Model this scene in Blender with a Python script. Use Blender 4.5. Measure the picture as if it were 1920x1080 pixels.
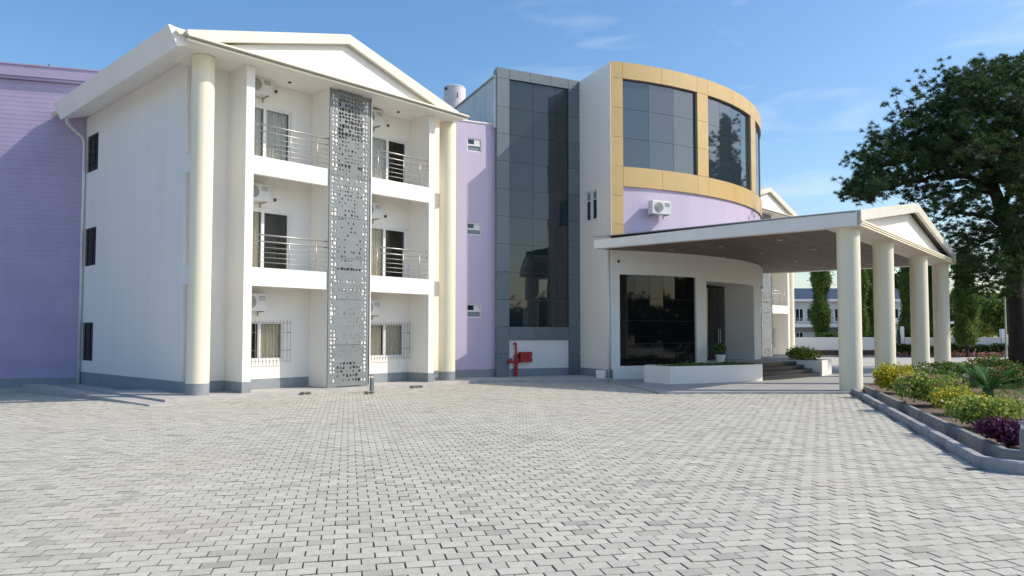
import bpy, math, random
import numpy as np
from mathutils import Vector, Matrix, noise
for o in list(bpy.data.objects): bpy.data.objects.remove(o, do_unlink=True)
S = bpy.context.scene
COL = S.collection
R = math.radians
rnd = random.Random(7)
# ------------------------------------------------------------------ camera
H = 1.65
cam = bpy.data.cameras.new('camera'); cam.lens = 1400/1920*36; cam.sensor_width = 36
cam.shift_y = 24.4/1920; cam.clip_end = 2000; cam.clip_start = .1
co = bpy.data.objects.new('camera', cam); COL.objects.link(co)
co.location = (0, 0, H); co.rotation_euler = (R(92.6), 0, 0)
S.camera = co
# ------------------------------------------------------------------ sky and sun
SUN_AZ, SUN_EL = 92.5, 40.5        # azimuth from +Y towards +X
W = bpy.data.worlds.new('World'); S.world = W; W.use_nodes = True
nt = W.node_tree; nt.nodes.clear()
def N(t, ty, **k):
    n = t.nodes.new(ty)
    for a, b in k.items(): setattr(n, a, b)
    return n
sky = N(nt, 'ShaderNodeTexSky'); sky.sky_type = 'NISHITA'; sky.sun_disc = False
sky.sun_elevation = R(SUN_EL); sky.sun_rotation = R(SUN_AZ)
sky.air_density = 1.15; sky.dust_density = 1.5; sky.ozone_density = 2.8; sky.altitude = 0
bg = N(nt, 'ShaderNodeBackground'); bg.inputs[1].default_value = 0.13
wo = N(nt, 'ShaderNodeOutputWorld')
tc = N(nt, 'ShaderNodeTexCoord'); mp = N(nt, 'ShaderNodeMapping'); mp.inputs['Scale'].default_value = (4, 4, 16)
nz = N(nt, 'ShaderNodeTexNoise'); nz.inputs['Scale'].default_value = 1.6; nz.inputs['Detail'].default_value = 7; nz.inputs['Distortion'].default_value = .5
rp = N(nt, 'ShaderNodeValToRGB'); rp.color_ramp.elements[0].position = .54; rp.color_ramp.elements[1].position = .72
rp.color_ramp.elements[0].color = (0, 0, 0, 1); rp.color_ramp.elements[1].color = (.26, .26, .26, 1)
mx = N(nt, 'ShaderNodeMix', data_type='RGBA'); mx.inputs[7].default_value = (6.2, 6.6, 7.2, 1)
nt.links.new(tc.outputs['Generated'], mp.inputs[0]); nt.links.new(mp.outputs[0], nz.inputs['Vector'])
nt.links.new(nz.outputs[0], rp.inputs[0]); dp = N(nt, 'ShaderNodeVectorMath', operation='DOT_PRODUCT'); dp.inputs[1].default_value = Vector((.42, 1, .36)).normalized()
cm = N(nt, 'ShaderNodeMapRange'); cm.inputs[1].default_value = .90; cm.inputs[2].default_value = .985
ml = N(nt, 'ShaderNodeMath', operation='MULTIPLY')
nt.links.new(tc.outputs['Generated'], dp.inputs[0]); nt.links.new(dp.outputs['Value'], cm.inputs[0]); nt.links.new(cm.outputs[0], ml.inputs[1]); nt.links.new(rp.outputs[0], ml.inputs[0])
nt.links.new(ml.outputs[0], mx.inputs[0])
hs = N(nt, 'ShaderNodeHueSaturation'); hs.inputs['Saturation'].default_value = 1.22; hs.inputs['Value'].default_value = 1.14
nt.links.new(sky.outputs[0], hs.inputs['Color']); nt.links.new(hs.outputs[0], mx.inputs[6]); nt.links.new(mx.outputs[2], bg.inputs[0]); nt.links.new(bg.outputs[0], wo.inputs[0])
sl = bpy.data.lights.new('sun', 'SUN'); sl.energy = 3.2; sl.angle = R(.5); sl.color = (1, .915, .78)
so = bpy.data.objects.new('sun', sl); COL.objects.link(so)
sd = Vector((math.sin(R(SUN_AZ))*math.cos(R(SUN_EL)), math.cos(R(SUN_AZ))*math.cos(R(SUN_EL)), math.sin(R(SUN_EL))))
so.rotation_euler = sd.to_track_quat('Z', 'Y').to_euler(); so.location = (30, -10, 40)
S.view_settings.view_transform = 'Standard'; S.view_settings.look = 'None'; S.view_settings.gamma = 1
S.view_settings.exposure = 0.36; S.view_settings.use_curve_mapping = False
S.render.engine = 'CYCLES'

# ------------------------------------------------------------------ materials
def mat(name, col, rough=.7, var=.08, scale=3., bump=.0, bscale=40., spec=.5, metal=0., col2=None, streak=False, attr=None, dirt=0, blot=0):
    m = bpy.data.materials.new(name); m.use_nodes = True; t = m.node_tree; b = t.nodes['Principled BSDF']
    b.inputs['Roughness'].default_value = rough; b.inputs['Metallic'].default_value = metal
    b.inputs['Specular IOR Level'].default_value = spec
    tc = N(t, 'ShaderNodeNewGeometry'); mp = N(t, 'ShaderNodeMapping')
    mp.inputs['Scale'].default_value = (1, 1, .12) if streak else (1, 1, 1)
    n1 = N(t, 'ShaderNodeTexNoise'); n1.inputs['Scale'].default_value = scale; n1.inputs['Detail'].default_value = 8; n1.inputs['Roughness'].default_value = .62
    t.links.new(tc.outputs['Position'], mp.inputs[0]); t.links.new(mp.outputs[0], n1.inputs['Vector'])
    mr = N(t, 'ShaderNodeMapRange'); mr.inputs[1].default_value = .3; mr.inputs[2].default_value = .7
    t.links.new(n1.outputs[0], mr.inputs[0])
    mx = N(t, 'ShaderNodeMix', data_type='RGBA')
    c2 = col2 or tuple(c*(1-var*2) for c in col)
    mx.inputs[6].default_value = (*c2, 1); mx.inputs[7].default_value = (*tuple(min(1, c*(1+(0 if col2 else var*.5))) for c in col), 1)
    t.links.new(mr.outputs[0], mx.inputs[0]); last = mx.outputs[2]
    if attr:
        a = N(t, 'ShaderNodeAttribute'); a.attribute_name = 'tone'
        r2 = N(t, 'ShaderNodeMapRange'); r2.clamp = False; r2.inputs[3].default_value = attr[0]; r2.inputs[4].default_value = attr[1]
        t.links.new(a.outputs['Fac'], r2.inputs[0])
        vm = N(t, 'ShaderNodeVectorMath', operation='SCALE'); t.links.new(last, vm.inputs[0]); t.links.new(r2.outputs[0], vm.inputs['Scale'])
        last = vm.outputs[0]
    if dirt:      # rain runs, and splashed dust close to the ground
        m2 = N(t, 'ShaderNodeMapping'); m2.inputs['Scale'].default_value = (7, 7, .22); n3 = N(t, 'ShaderNodeTexNoise'); n3.inputs['Scale'].default_value = 1.; n3.inputs['Detail'].default_value = 5
        r3 = N(t, 'ShaderNodeMapRange'); r3.inputs[1].default_value = .56; r3.inputs[2].default_value = .8; r3.inputs[4].default_value = dirt
        t.links.new(tc.outputs['Position'], m2.inputs[0]); t.links.new(m2.outputs[0], n3.inputs['Vector']); t.links.new(n3.outputs[0], r3.inputs[0])
        sx = N(t, 'ShaderNodeSeparateXYZ'); t.links.new(tc.outputs['Position'], sx.inputs[0])
        r4 = N(t, 'ShaderNodeMapRange'); r4.inputs[1].default_value = 1.0; r4.inputs[2].default_value = .1; r4.inputs[4].default_value = dirt*1.3
        mz = N(t, 'ShaderNodeMath', operation='MULTIPLY'); t.links.new(sx.outputs['Z'], r4.inputs[0]); t.links.new(r4.outputs[0], mz.inputs[0]); t.links.new(n1.outputs[0], mz.inputs[1])
        ad = N(t, 'ShaderNodeMath', operation='ADD'); ad.use_clamp = True; t.links.new(r3.outputs[0], ad.inputs[0]); t.links.new(mz.outputs[0], ad.inputs[1])
        m5 = N(t, 'ShaderNodeMix', data_type='RGBA'); m5.inputs[7].default_value = (.30, .26, .20, 1); t.links.new(ad.outputs[0], m5.inputs[0]); t.links.new(last, m5.inputs[6]); last = m5.outputs[2]
    if blot:      # broad uneven wear
        n4 = N(t, 'ShaderNodeTexNoise'); n4.inputs['Scale'].default_value = .45; n4.inputs['Detail'].default_value = 9; n4.inputs['Roughness'].default_value = .7; t.links.new(tc.outputs['Position'], n4.inputs['Vector'])
        r5 = N(t, 'ShaderNodeMapRange'); r5.inputs[1].default_value = .35; r5.inputs[2].default_value = .68; r5.inputs[3].default_value = 1-blot; r5.inputs[4].default_value = 1+blot*.4; t.links.new(n4.outputs[0], r5.inputs[0])
        v5 = N(t, 'ShaderNodeVectorMath', operation='SCALE'); t.links.new(last, v5.inputs[0]); t.links.new(r5.outputs[0], v5.inputs['Scale']); last = v5.outputs[0]
    if name == 'paver_concrete':      # drifted sand and a few old dark stains
        for sc, lo, hi, fac, cc in ((.38, .52, .74, .32, (.50, .43, .31)), (1.1, .66, .74, .38, (.20, .19, .18)), (14., .60, .72, .22, (.28, .26, .23))):
            n6 = N(t, 'ShaderNodeTexNoise'); n6.inputs['Scale'].default_value = sc; n6.inputs['Detail'].default_value = 6; t.links.new(tc.outputs['Position'], n6.inputs['Vector'])
            r6 = N(t, 'ShaderNodeMapRange'); r6.inputs[1].default_value = lo; r6.inputs[2].default_value = hi; r6.inputs[4].default_value = fac; t.links.new(n6.outputs[0], r6.inputs[0])
            m6 = N(t, 'ShaderNodeMix', data_type='RGBA'); m6.inputs[7].default_value = (*cc, 1); t.links.new(r6.outputs[0], m6.inputs[0]); t.links.new(last, m6.inputs[6]); last = m6.outputs[2]
    t.links.new(last, b.inputs['Base Color'])
    if bump:
        n2 = N(t, 'ShaderNodeTexNoise'); n2.inputs['Scale'].default_value = bscale; n2.inputs['Detail'].default_value = 6
        bp = N(t, 'ShaderNodeBump'); bp.inputs['Strength'].default_value = bump; bp.inputs['Distance'].default_value = .01
        t.links.new(tc.outputs['Position'], n2.inputs['Vector']); t.links.new(n2.outputs[0], bp.inputs['Height']); t.links.new(bp.outputs[0], b.inputs['Normal'])
    return m
def leafmat(name, c1, c2, rough=.55, trans=.25):
    m = bpy.data.materials.new(name); m.use_nodes = True; t = m.node_tree; b = t.nodes['Principled BSDF']
    a = N(t, 'ShaderNodeAttribute'); a.attribute_name = 'tone'
    mx = N(t, 'ShaderNodeMix', data_type='RGBA'); mx.inputs[6].default_value = (*c1, 1); mx.inputs[7].default_value = (*c2, 1)
    t.links.new(a.outputs['Fac'], mx.inputs[0]); t.links.new(mx.outputs[2], b.inputs['Base Color'])
    b.inputs['Roughness'].default_value = rough; b.inputs['Specular IOR Level'].default_value = .3
    tr = N(t, 'ShaderNodeBsdfTranslucent'); ms = N(t, 'ShaderNodeMixShader'); ms.inputs[0].default_value = trans
    t.links.new(mx.outputs[2], tr.inputs[0]); t.links.new(b.outputs[0], ms.inputs[1]); t.links.new(tr.outputs[0], ms.inputs[2])
    t.links.new(ms.outputs[0], t.nodes['Material Output'].inputs[0])
    return m
M = {}
M['white'] = mat('white_paint', (.87, .84, .775), .6, .025, 1.3, .12, 60, streak=True, dirt=.07)
M['cream'] = mat('cream_paint', (.86, .80,   .61), .55, .04, 1.5, .12, 12, streak=True, dirt=.08)
M['creamroof'] = mat('cream_roof_trim', (.74, .71, .60), .5, .05, 1.5, .05, 60)
M['lilac'] = mat('lilac_paint', (.56, .48, .625), .65, .04, 1.3, .1, 60, streak=True, dirt=.05)
M['siding'] = mat('lilac_siding', (.43, .36, .525), .6, .05, 1.0, .1, 30, attr=(.97, 1.02))
M['plinth'] = mat('blue_grey_plinth_paint', (.27, .31, .35), .6, .10, 2.5, .1, 50, dirt=.25)
M['grille_wall'] = mat('grey_core_wall', (.33, .34, .34), .7, .06, 2, .1, 50)
M['gold'] = mat('gold_cladding', (.63, .435, .175), .42, .05, 1.2, .02, 30, spec=.5, attr=(.93, 1.05))
M['greyclad'] = mat('grey_cladding', (.155, .185, .20), .38, .05, 1.2, .02, 30, attr=(.93, 1.06))
M['dark'] = mat('dark_interior', (.03, .03, .032), .8, .1)
M['room'] = mat('room_interior', (.17, .15, .12), .8, .1)
M['black'] = mat('black_granite', (.012, .013, .015), .3, .15, 12, .03, 90)
M['riser'] = mat('step_tread_granite', (.035, .036, .04), .5, .1, 12)
M['frame'] = mat('white_window_frame', (.78, .78, .77), .4, .02)
M['darkframe'] = mat('dark_metal', (.05, .05, .052), .4, .05, metal=.3)
M['joint'] = mat('glazing_joint', (.22, .25, .27), .4, .05)
M['steel'] = mat('stainless_steel', (.46, .45, .42), .38, .05, metal=.6)
M['screen'] = mat('perforated_grey_metal', (.215, .235, .24), .5, .07, 3., .03, 60, metal=.1, attr=(.88, 1.1))
M['wood'] = mat('brown_soffit_board', (.18, .115, .078), .6, .12, 1.5, .05, 30, attr=(.85, 1.12))
M['concrete'] = mat('apron_concrete', (.48, .46, .43), .85, .10, 2.2, .25, 45)
M['floor'] = mat('portico_floor_concrete', (.42, .42, .41), .6, .08, 1.5, .1, 45)
M['kerb'] = mat('kerb_concrete', (.40, .40, .40), .85, .12, 4, .35, 50, attr=(.7, .98))
M['kerb2'] = mat('weathered_kerb_concrete', (.30, .29, .28), .9, .2, 4, .35, 50, attr=(.8, 1.1))
M['paver'] = mat('paver_concrete', (.575, .545, .465), .88, .09, 22.0, .4, 60, attr=(.66, 1.07), blot=.09)
M['bed'] = mat('paver_joint_sand', (.13,.12,.10), .95, .1, 8)
M['road'] = mat('forecourt_paving', (.45, .43, .39), .9, .06, .5, .1, 40)
M['soil'] = mat('garden_soil', (.20, .13, .085), .95, .25, 3, .5, 20, col2=(.10, .075, .05))
M['earth'] = mat('dark_planting_strip', (.06, .045, .035), .95, .25, 3, .5, 20)
M['red'] = mat('red_gloss_paint', (.45, .02, .015), .35, .08)
M['red2'] = mat('red_cabinet_paint', (.36, .02, .02), .3, .08)
M['plastic'] = mat('ac_casing', (.72, .715, .68), .45, .03)
M['acgrille'] = mat('ac_grille', (.25, .25, .24), .5, .05)
M['tank'] = mat('water_tank_plastic', (.62, .58, .60), .5, .04)
M['sheet'] = mat('pale_steel_sheet', (.42, .45, .47), .45, .05, 1.5, metal=.15)
M['roofgrey'] = mat('roof_sheet', (.25, .26, .27), .5, .08)
M['blueroof'] = mat('blue_roof_sheet', (.022, .05, .10), .7, .08)
M['bark'] = mat('pine_bark', (.04, .032, .027), .95, .25, 6, .8, 25)
M['house'] = mat('house_render', (.66, .65, .62), .8, .06, .8)
M['housegrey'] = mat('house_grey_band', (.30, .30, .31), .8, .06, .8)
M['stone'] = mat('pale_stone', (.55, .53, .50), .9, .15, 6, .3, 20)
M['pine'] = leafmat('pine_needles', (.014, .044, .014), (.09, .155, .045), .6, .25)
M['mast'] = leafmat('mast_tree_leaves', (.045, .10, .015), (.20, .28, .06), .5, .4)
M['leafd'] = leafmat('dark_leaves', (.025, .05, .015), (.07, .11, .03), .5, .25)
M['leafg'] = leafmat('green_leaves', (.05, .11, .02), (.20, .28, .07), .5, .3)
M['leafy'] = leafmat('yellow_leaves', (.22, .27, .03), (.80, .64, .04), .5, .3)
M['leafyg'] = leafmat('lime_leaves', (.11, .22, .03), (.56, .58, .15), .5, .3)
M['leafp'] = leafmat('purple_leaves', (.06, .012, .04), (.17, .04, .11), .5, .2)
M['leafr'] = leafmat('red_flowers', (.25, .05, .03), (.60, .14, .09), .5, .2)
M['leafpk'] = leafmat('pink_flowers', (.35, .16, .12), (.65, .38, .30), .5, .2)
M['leafw'] = leafmat('white_flowers', (.5, .48, .4), (.75, .73, .65), .5, .2)
M['cycad'] = leafmat('cycad_fronds', (.03, .11, .02), (.07, .20, .04), .4, .15)
M['grass'] = leafmat('dry_grass', (.10, .17, .03), (.34, .30, .08), .7, .2)
def glassmat(name, col, rough, ior, metal=0.):
    m = bpy.data.materials.new(name); m.use_nodes = True; t = m.node_tree; b = t.nodes['Principled BSDF']
    b.inputs['Base Color'].default_value = (*col, 1); b.inputs['Roughness'].default_value = rough; b.inputs['IOR'].default_value = ior
    b.inputs['Metallic'].default_value = metal
    g = N(t, 'ShaderNodeNewGeometry'); n2 = N(t, 'ShaderNodeTexNoise'); n2.inputs['Scale'].default_value = .9; n2.inputs['Detail'].default_value = 1
    bp = N(t, 'ShaderNodeBump'); bp.inputs['Strength'].default_value = .06; bp.inputs['Distance'].default_value = .02
    t.links.new(g.outputs['Position'], n2.inputs['Vector']); t.links.new(n2.outputs[0], bp.inputs['Height']); t.links.new(bp.outputs[0], b.inputs['Normal'])
    return m
M['tint'] = glassmat('tinted_reflective_glass', (.018, .028, .034), .03, 1.66)
M['tintdark'] = glassmat('dark_lobby_glass', (.008, .009, .010), .03, 1.42)
M['tintsky'] = glassmat('blue_reflective_glass', (.03, .045, .055), .03, 2.0)
def clearglass():
    m = bpy.data.materials.new('clear_glass'); m.use_nodes = True; t = m.node_tree; t.nodes.remove(t.nodes['Principled BSDF'])
    a = N(t, 'ShaderNodeBsdfTransparent'); a.inputs[0].default_value = (.92, .93, .92, 1)
    g = N(t, 'ShaderNodeBsdfGlossy'); g.inputs['Roughness'].default_value = .03
    f = N(t, 'ShaderNodeFresnel'); f.inputs[0].default_value = 1.22; ms = N(t, 'ShaderNodeMixShader')
    t.links.new(f.outputs[0], ms.inputs[0]); t.links.new(a.outputs[0], ms.inputs[1]); t.links.new(g.outputs[0], ms.inputs[2])
    t.links.new(ms.outputs[0], t.nodes['Material Output'].inputs[0]); return m
M['clear'] = clearglass()
M['curtain'] = mat('curtain_cloth', (.78, .70, .52), .9, .12, 9., streak=True)
M['curtaingrey'] = mat('sheer_curtain_cloth', (.78, .76, .70), .9, .12, 9., streak=True)
M['lamp'] = mat('downlight_trim', (.38, .36, .33), .3, .02)
def pavebase():
    m = bpy.data.materials.new('far_paving'); m.use_nodes = True; t = m.node_tree; b = t.nodes['Principled BSDF']; b.inputs['Roughness'].default_value = .9
    g = N(t, 'ShaderNodeNewGeometry'); mp = N(t, 'ShaderNodeMapping'); mp.vector_type = 'POINT'; mp.inputs['Rotation'].default_value = (0, 0, R(-12.3))
    br = N(t, 'ShaderNodeTexBrick'); br.inputs['Scale'].default_value = 1; br.inputs['Brick Width'].default_value = .205; br.inputs['Row Height'].default_value = .148
    br.inputs['Mortar Size'].default_value = .006; br.inputs['Color1'].default_value = (.49, .465, .42, 1); br.inputs['Color2'].default_value = (.38, .36, .33, 1); br.inputs['Mortar'].default_value = (.14, .13, .115, 1)
    t.links.new(g.outputs['Position'], mp.inputs[0]); t.links.new(mp.outputs[0], br.inputs['Vector']); t.links.new(br.outputs[0], b.inputs['Base Color'])
    return m
M['farpave'] = pavebase()

# ------------------------------------------------------------------ mesh helpers
class MB:
    def __init__(s, tf=None): s.v = []; s.f = []; s.m = []; s.t = []; s.tf = tf; s.tone = .5
    def face(s, pts, mi=0):
        i = len(s.v)
        for p in pts: s.v.append(s.tf(p) if s.tf else p)
        s.f.append(tuple(range(i, i+len(pts)))); s.m.append(mi); s.t.append(s.tone)
    def hexa(s, b, t, mi=0):   # bottom loop and top loop with n points each (ccw seen from above)
        n = len(b); i = len(s.v)
        for p in list(b)+list(t): s.v.append(s.tf(p) if s.tf else p)
        fs = [tuple(i+k for k in range(n))[::-1], tuple(i+n+k for k in range(n))]
        for k in range(n): fs.append((i+k, i+(k+1) % n, i+n+(k+1) % n, i+n+k))
        s.f += fs; s.m += [mi]*len(fs); s.t += [s.tone]*len(fs)
    def box(s, x0, x1, y0, y1, z0, z1, mi=0):
        s.hexa([(x0, y0, z0), (x1, y0, z0), (x1, y1, z0), (x0, y1, z0)], [(x0, y0, z1), (x1, y0, z1), (x1, y1, z1), (x0, y1, z1)], mi); return s
    def prism(s, poly, z0, z1, mi=0):
        s.hexa([(x, y, z0) for x, y in poly], [(x, y, z1) for x, y in poly], mi); return s
    def uzprism(s, poly, y0, y1, mi=0):   # polygon in x,z extruded in y
        s.hexa([(x, y0, z) for x, z in poly], [(x, y1, z) for x, z in poly], mi); return s
    def cyl(s, c, r, z0, z1, n=40, mi=0, r1=None):
        r1 = r if r1 is None else r1
        a = [2*math.pi*k/n for k in range(n)]
        s.hexa([(c[0]+r*math.cos(k), c[1]+r*math.sin(k), z0) for k in a], [(c[0]+r1*math.cos(k), c[1]+r1*math.sin(k), z1) for k in a], mi); return s
    def tube(s, pts, rad, n=8, mi=0):
        pts = [Vector(p) for p in pts]; rad = rad if hasattr(rad, '__len__') else [rad]*len(pts); rings = []
        base = len(s.v)
        for k, p in enumerate(pts):
            d = (pts[min(k+1, len(pts)-1)]-pts[max(k-1, 0)]).normalized()
            a = d.orthogonal() if k == 0 else (prev-d*prev.dot(d)); a.normalize(); prev = a; b = d.cross(a)
            for j in range(n):
                q = p+(a*math.cos(2*math.pi*j/n)+b*math.sin(2*math.pi*j/n))*rad[k]; s.v.append(s.tf(tuple(q)) if s.tf else tuple(q))
        for k in range(len(pts)-1):
            for j in range(n):
                s.f.append((base+k*n+j, base+k*n+(j+1) % n, base+(k+1)*n+(j+1) % n, base+(k+1)*n+j)); s.m.append(mi); s.t.append(s.tone)
        s.f.append(tuple(base+j for j in range(n))[::-1]); s.m.append(mi); s.t.append(s.tone)
        s.f.append(tuple(base+(len(pts)-1)*n+j for j in range(n))); s.m.append(mi); s.t.append(s.tone); return s
    def arc(s, p0, p1, r0, r1, z0, z1, mi=0, step=1.5):   # ring sector about the local origin; angle from -Y towards +X
        n = max(1, int(abs(p1-p0)/step)+1)
        P = lambda a, r: (r*math.sin(R(a)), -r*math.cos(R(a)))
        poly = [P(p0+(p1-p0)*k/n, r1) for k in range(n+1)]+[P(p1-(p1-p0)*k/n, r0) for k in range(n+1)]
        i = len(s.v); m = len(poly)
        for z in (z0, z1):
            for p in poly: s.v.append(s.tf((*p, z)) if s.tf else (*p, z))
        fs = [(i+k, i+(k+1) % m, i+m+(k+1) % m, i+m+k) for k in range(m)]
        for k in range(n):
            a, b, c, d = k, k+1, m-2-k, m-1-k
            fs.append((i+d, i+c, i+b, i+a)); fs.append((i+m+a, i+m+b, i+m+c, i+m+d))
        s.f += fs; s.m += [mi]*len(fs); s.t += [s.tone]*len(fs); return s
    def make(s, name, mats, parent=None, loc=None, smooth=False, tone=False, **props):
        me = bpy.data.meshes.new(name); me.from_pydata(s.v, [], s.f)
        for m in (mats if isinstance(mats, (list, tuple)) else [mats]): me.materials.append(m)
        me.polygons.foreach_set('material_index', s.m)
        if smooth: me.polygons.foreach_set('use_smooth', [True]*len(s.f))
        if tone:
            a = me.attributes.new('tone', 'FLOAT', 'FACE'); a.data.foreach_set('value', s.t)
        me.update()
        o = bpy.data.objects.new(name, me); COL.objects.link(o)
        if parent: o.parent = parent
        if loc: o.location = loc
        for k, v in props.items(): o[k] = v
        return o
def smooth_sides(o, lim=35):
    me = o.data; me.polygons.foreach_set('use_smooth', [True]*len(me.polygons))
    try: me.set_sharp_from_angle(angle=R(lim))
    except Exception: pass
    return o
def thing(name, label, cat, loc=(0, 0, 0), rz=0, group=None, kind=None):
    o = bpy.data.objects.new(name, None); COL.objects.link(o); o.location = loc; o.rotation_euler = (0, 0, rz); o.empty_display_size = .3
    if kind: o['kind'] = kind
    if label: o['label'] = label
    if cat: o['category'] = cat
    if group: o['group'] = group
    return o
def tag(o, label=None, cat=None, group=None, kind=None):
    if label: o['label'] = label
    if cat: o['category'] = cat
    if group: o['group'] = group
    if kind: o['kind'] = kind
    return o
def kids(o): return [c for c in bpy.data.objects if c.parent == o]
def copy_tree(o, parent=None):
    c = o.copy(); COL.objects.link(c); c.parent = parent
    for ch in kids(o): copy_tree(ch, c)
    return c
def grid_wall(mb, x0, x1, z0, z1, holes, y0, y1, mi=0, arc=None):
    xs = sorted({x0, x1, *[h[0] for h in holes], *[h[1] for h in holes]}); zs = sorted({z0, z1, *[h[2] for h in holes], *[h[3] for h in holes]})
    xs = [x for x in xs if x0 <= x <= x1]; zs = [z for z in zs if z0 <= z <= z1]
    for a, b in zip(xs, xs[1:]):
        run = None
        for c, d in list(zip(zs, zs[1:]))+[(None, None)]:
            solid = c is not None and not any(h[0] < (a+b)/2 < h[1] and h[2] < (c+d)/2 < h[3] for h in holes)
            if solid: run = (run[0], d) if run else (c, d)
            elif run:
                if arc: mb.arc(a, b, y0, y1, run[0], run[1], mi)
                else: mb.box(a, b, y0, y1, run[0], run[1], mi)
                run = None
def dirn(a): return (math.sin(R(a)), math.cos(R(a)))
def rotz(a): return R(90-a)          # local x along direction a (from +Y towards +X), local y to its left/back

# ------------------------------------------------------------------ ground
def gz(x, y): return -.03*max(0, -(x+9)) if y > 8 else 0
mb = MB()
xs = [-400, -60, -30, -20, -15, -12, -9, 0, 20, 60, 400]; ys = [-300, -20, 8, 30, 56.2, 120, 500]
def gg(x, y): return -.03*max(0, -(max(x, -60)+9))
for a, b in zip(xs, xs[1:]):
    for c, d in zip(ys, ys[1:]):
        mb.face([(a, c, gg(a, c)-.03), (b, c, gg(b, c)-.03), (b, d, gg(b, d)-.03), (a, d, gg(a, d)-.03)])
mb.make('ground', M['farpave'], kind='structure')
pav = thing('pavement', None, None, kind='structure')
# pavers laid in running bond; joints 12.3 degrees left of the view
JA = R(12.3); L_, W_ = .205, .148
ex = (math.cos(JA), math.sin(JA)); ey = (-math.sin(JA), math.cos(JA))
Aw = np.array([-8.225, 19.60]); dW = np.array(dirn(43.3)); vW = np.array([-dW[1], dW[0]])
def kx(y): return 5.83+(y-9.26)*.3155
cells = []
nr = np.random.RandomState(3)
for j in range(int(4/W_), int(31/W_)):
    for i in range(-130, 120):
        a = (i+.5*(j % 2))*L_; b = j*W_
        x = a*ex[0]+b*ey[0]; y = a*ex[1]+b*ey[1]
        if y < 4.2 or y > 28.5 or abs(x) > .72*y+2.2: continue
        if y > 9.1 and x > kx(y)-.07: continue
        if y <= 9.35 and x > 5.6 and y > 8.83: continue
        if y > 21.0 and x > 4.1: continue
        q = np.array([x, y])-Aw; u, v = q@dW, q@vW
        if -1.35 < u < 9.6 and v > -1.0: continue
        if u > 9.0 and y > 26.1+.03*x and x > -4: continue
        if u < -1.2 and v > 5.3 and x < -9: 
            if y > 25.0: continue
        if y > 26.9: continue
        cells.append((x, y))
cells.sort(key=lambda c: c[1]+abs(c[0])*.15)
def paver(mb, x, y, tone):
    g = gz(x, y); dz = nr.uniform(-.003, .003); r = nr.uniform(-.010, .010)
    hx = L_/2-.0031-nr.uniform(0, .002); hy = W_/2-.0027-nr.uniform(0, .002); c = .003
    cr, sr = math.cos(JA+r), math.sin(JA+r); tz = nr.uniform(-.0018, .0018)
    P = lambda a, b, z: (x+a*cr-b*sr, y+a*sr+b*cr, z+g+dz+tz*a/hx)
    o = [(-hx, -hy), (hx, -hy), (hx, hy), (-hx, hy)]; n = [(-hx+c, -hy+c), (hx-c, -hy+c), (hx-c, hy-c), (-hx+c, hy-c)]
    i = len(mb.v)
    mb.v += [P(*p, -.03) for p in o]+[P(*p, -.0025) for p in o]+[P(*p, 0) for p in n]
    fs = [(i+8, i+9, i+10, i+11)]
    for k in range(4):
        l = (k+1) % 4; fs += [(i+k, i+l, i+4+l, i+4+k), (i+4+k, i+4+l, i+8+l, i+8+k)]
    mb.f += fs; mb.m += [0]*9; mb.t += [tone]+[-.5, -.25]*4   # sides and bevels painted darker against sunlit glints, besides clinging sand
def tone():
    t = nr.rand(); return float(np.clip(nr.normal(.72, .13), 0, 1)) if t > .09 else float(nr.uniform(.05, .45))
for k in range(300):
    m1 = MB(); x, y = cells[k]; paver(m1, 0, 0, tone()); o = m1.make('paver', M['paver'], pav, tone=True); o.location = (x, y, gz(x, y))
mb = MB()
for x, y in cells[300:]: paver(mb, x, y, tone())
tag(mb.make('paver_field', M['paver'], pav, tone=True), kind='stuff')
# forecourt, apron, portico floor
mb = MB(); mb.box(10, 90, 36.5, 56.0, -.025, 0); mb.box(10, 22, 30, 36.5, -.025, -.001); mb.make('forecourt', M['road'], kind='structure')
mb = MB(); mb.prism([(4.15, 21.05), (9.65, 21.05), (10.35, 22.3), (22.4, 36.6), (14, 42), (3.0, 30), (3.4, 26.5)], -.02, .045)
mb.make('portico_floor', M['floor'], kind='structure')
ap = thing('apron', None, None, kind='structure')
WR = rotz(43.3)
def wt(u, v): p = Aw+dW*u+vW*v; return (float(p[0]), float(p[1]))
m1 = MB(); m1.prism([wt(-1.2, -.95), wt(9.3, -.95), wt(10.2, .6), wt(10.2, 3), wt(-1.2, 3)], -.1, .09); m1.make('apron_slab', M['concrete'], ap)
m1 = MB(); m1.prism([wt(-.75, 3), wt(2, 3), wt(2, 9.5), wt(-.75, 9.5)], -.4, -.03); m1.make('apron_slab', M['concrete'], ap)
m1 = MB(); m1.prism([wt(-1.75, -1.45), wt(-1.2, -1.45), wt(-1.2, 9), wt(-1.75, 9)], -.4, .035); m1.make('apron_step', M['concrete'], ap)
m1 = MB(); m1.prism([wt(9.31, -.6), (3.38, 26.35), (3.62, 27.0), (2.6, 30), wt(10.2, 3.5), wt(9.31, 2)], -.1, .10); m1.make('apron_slab', M['concrete'], ap)
m1 = MB(); m1.prism([(-19, 23.3), (-14.6, 25.0), (-13.5, 27), (-22, 25)], -.6, -.12); m1.make('apron_slab', M['concrete'], ap)

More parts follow.
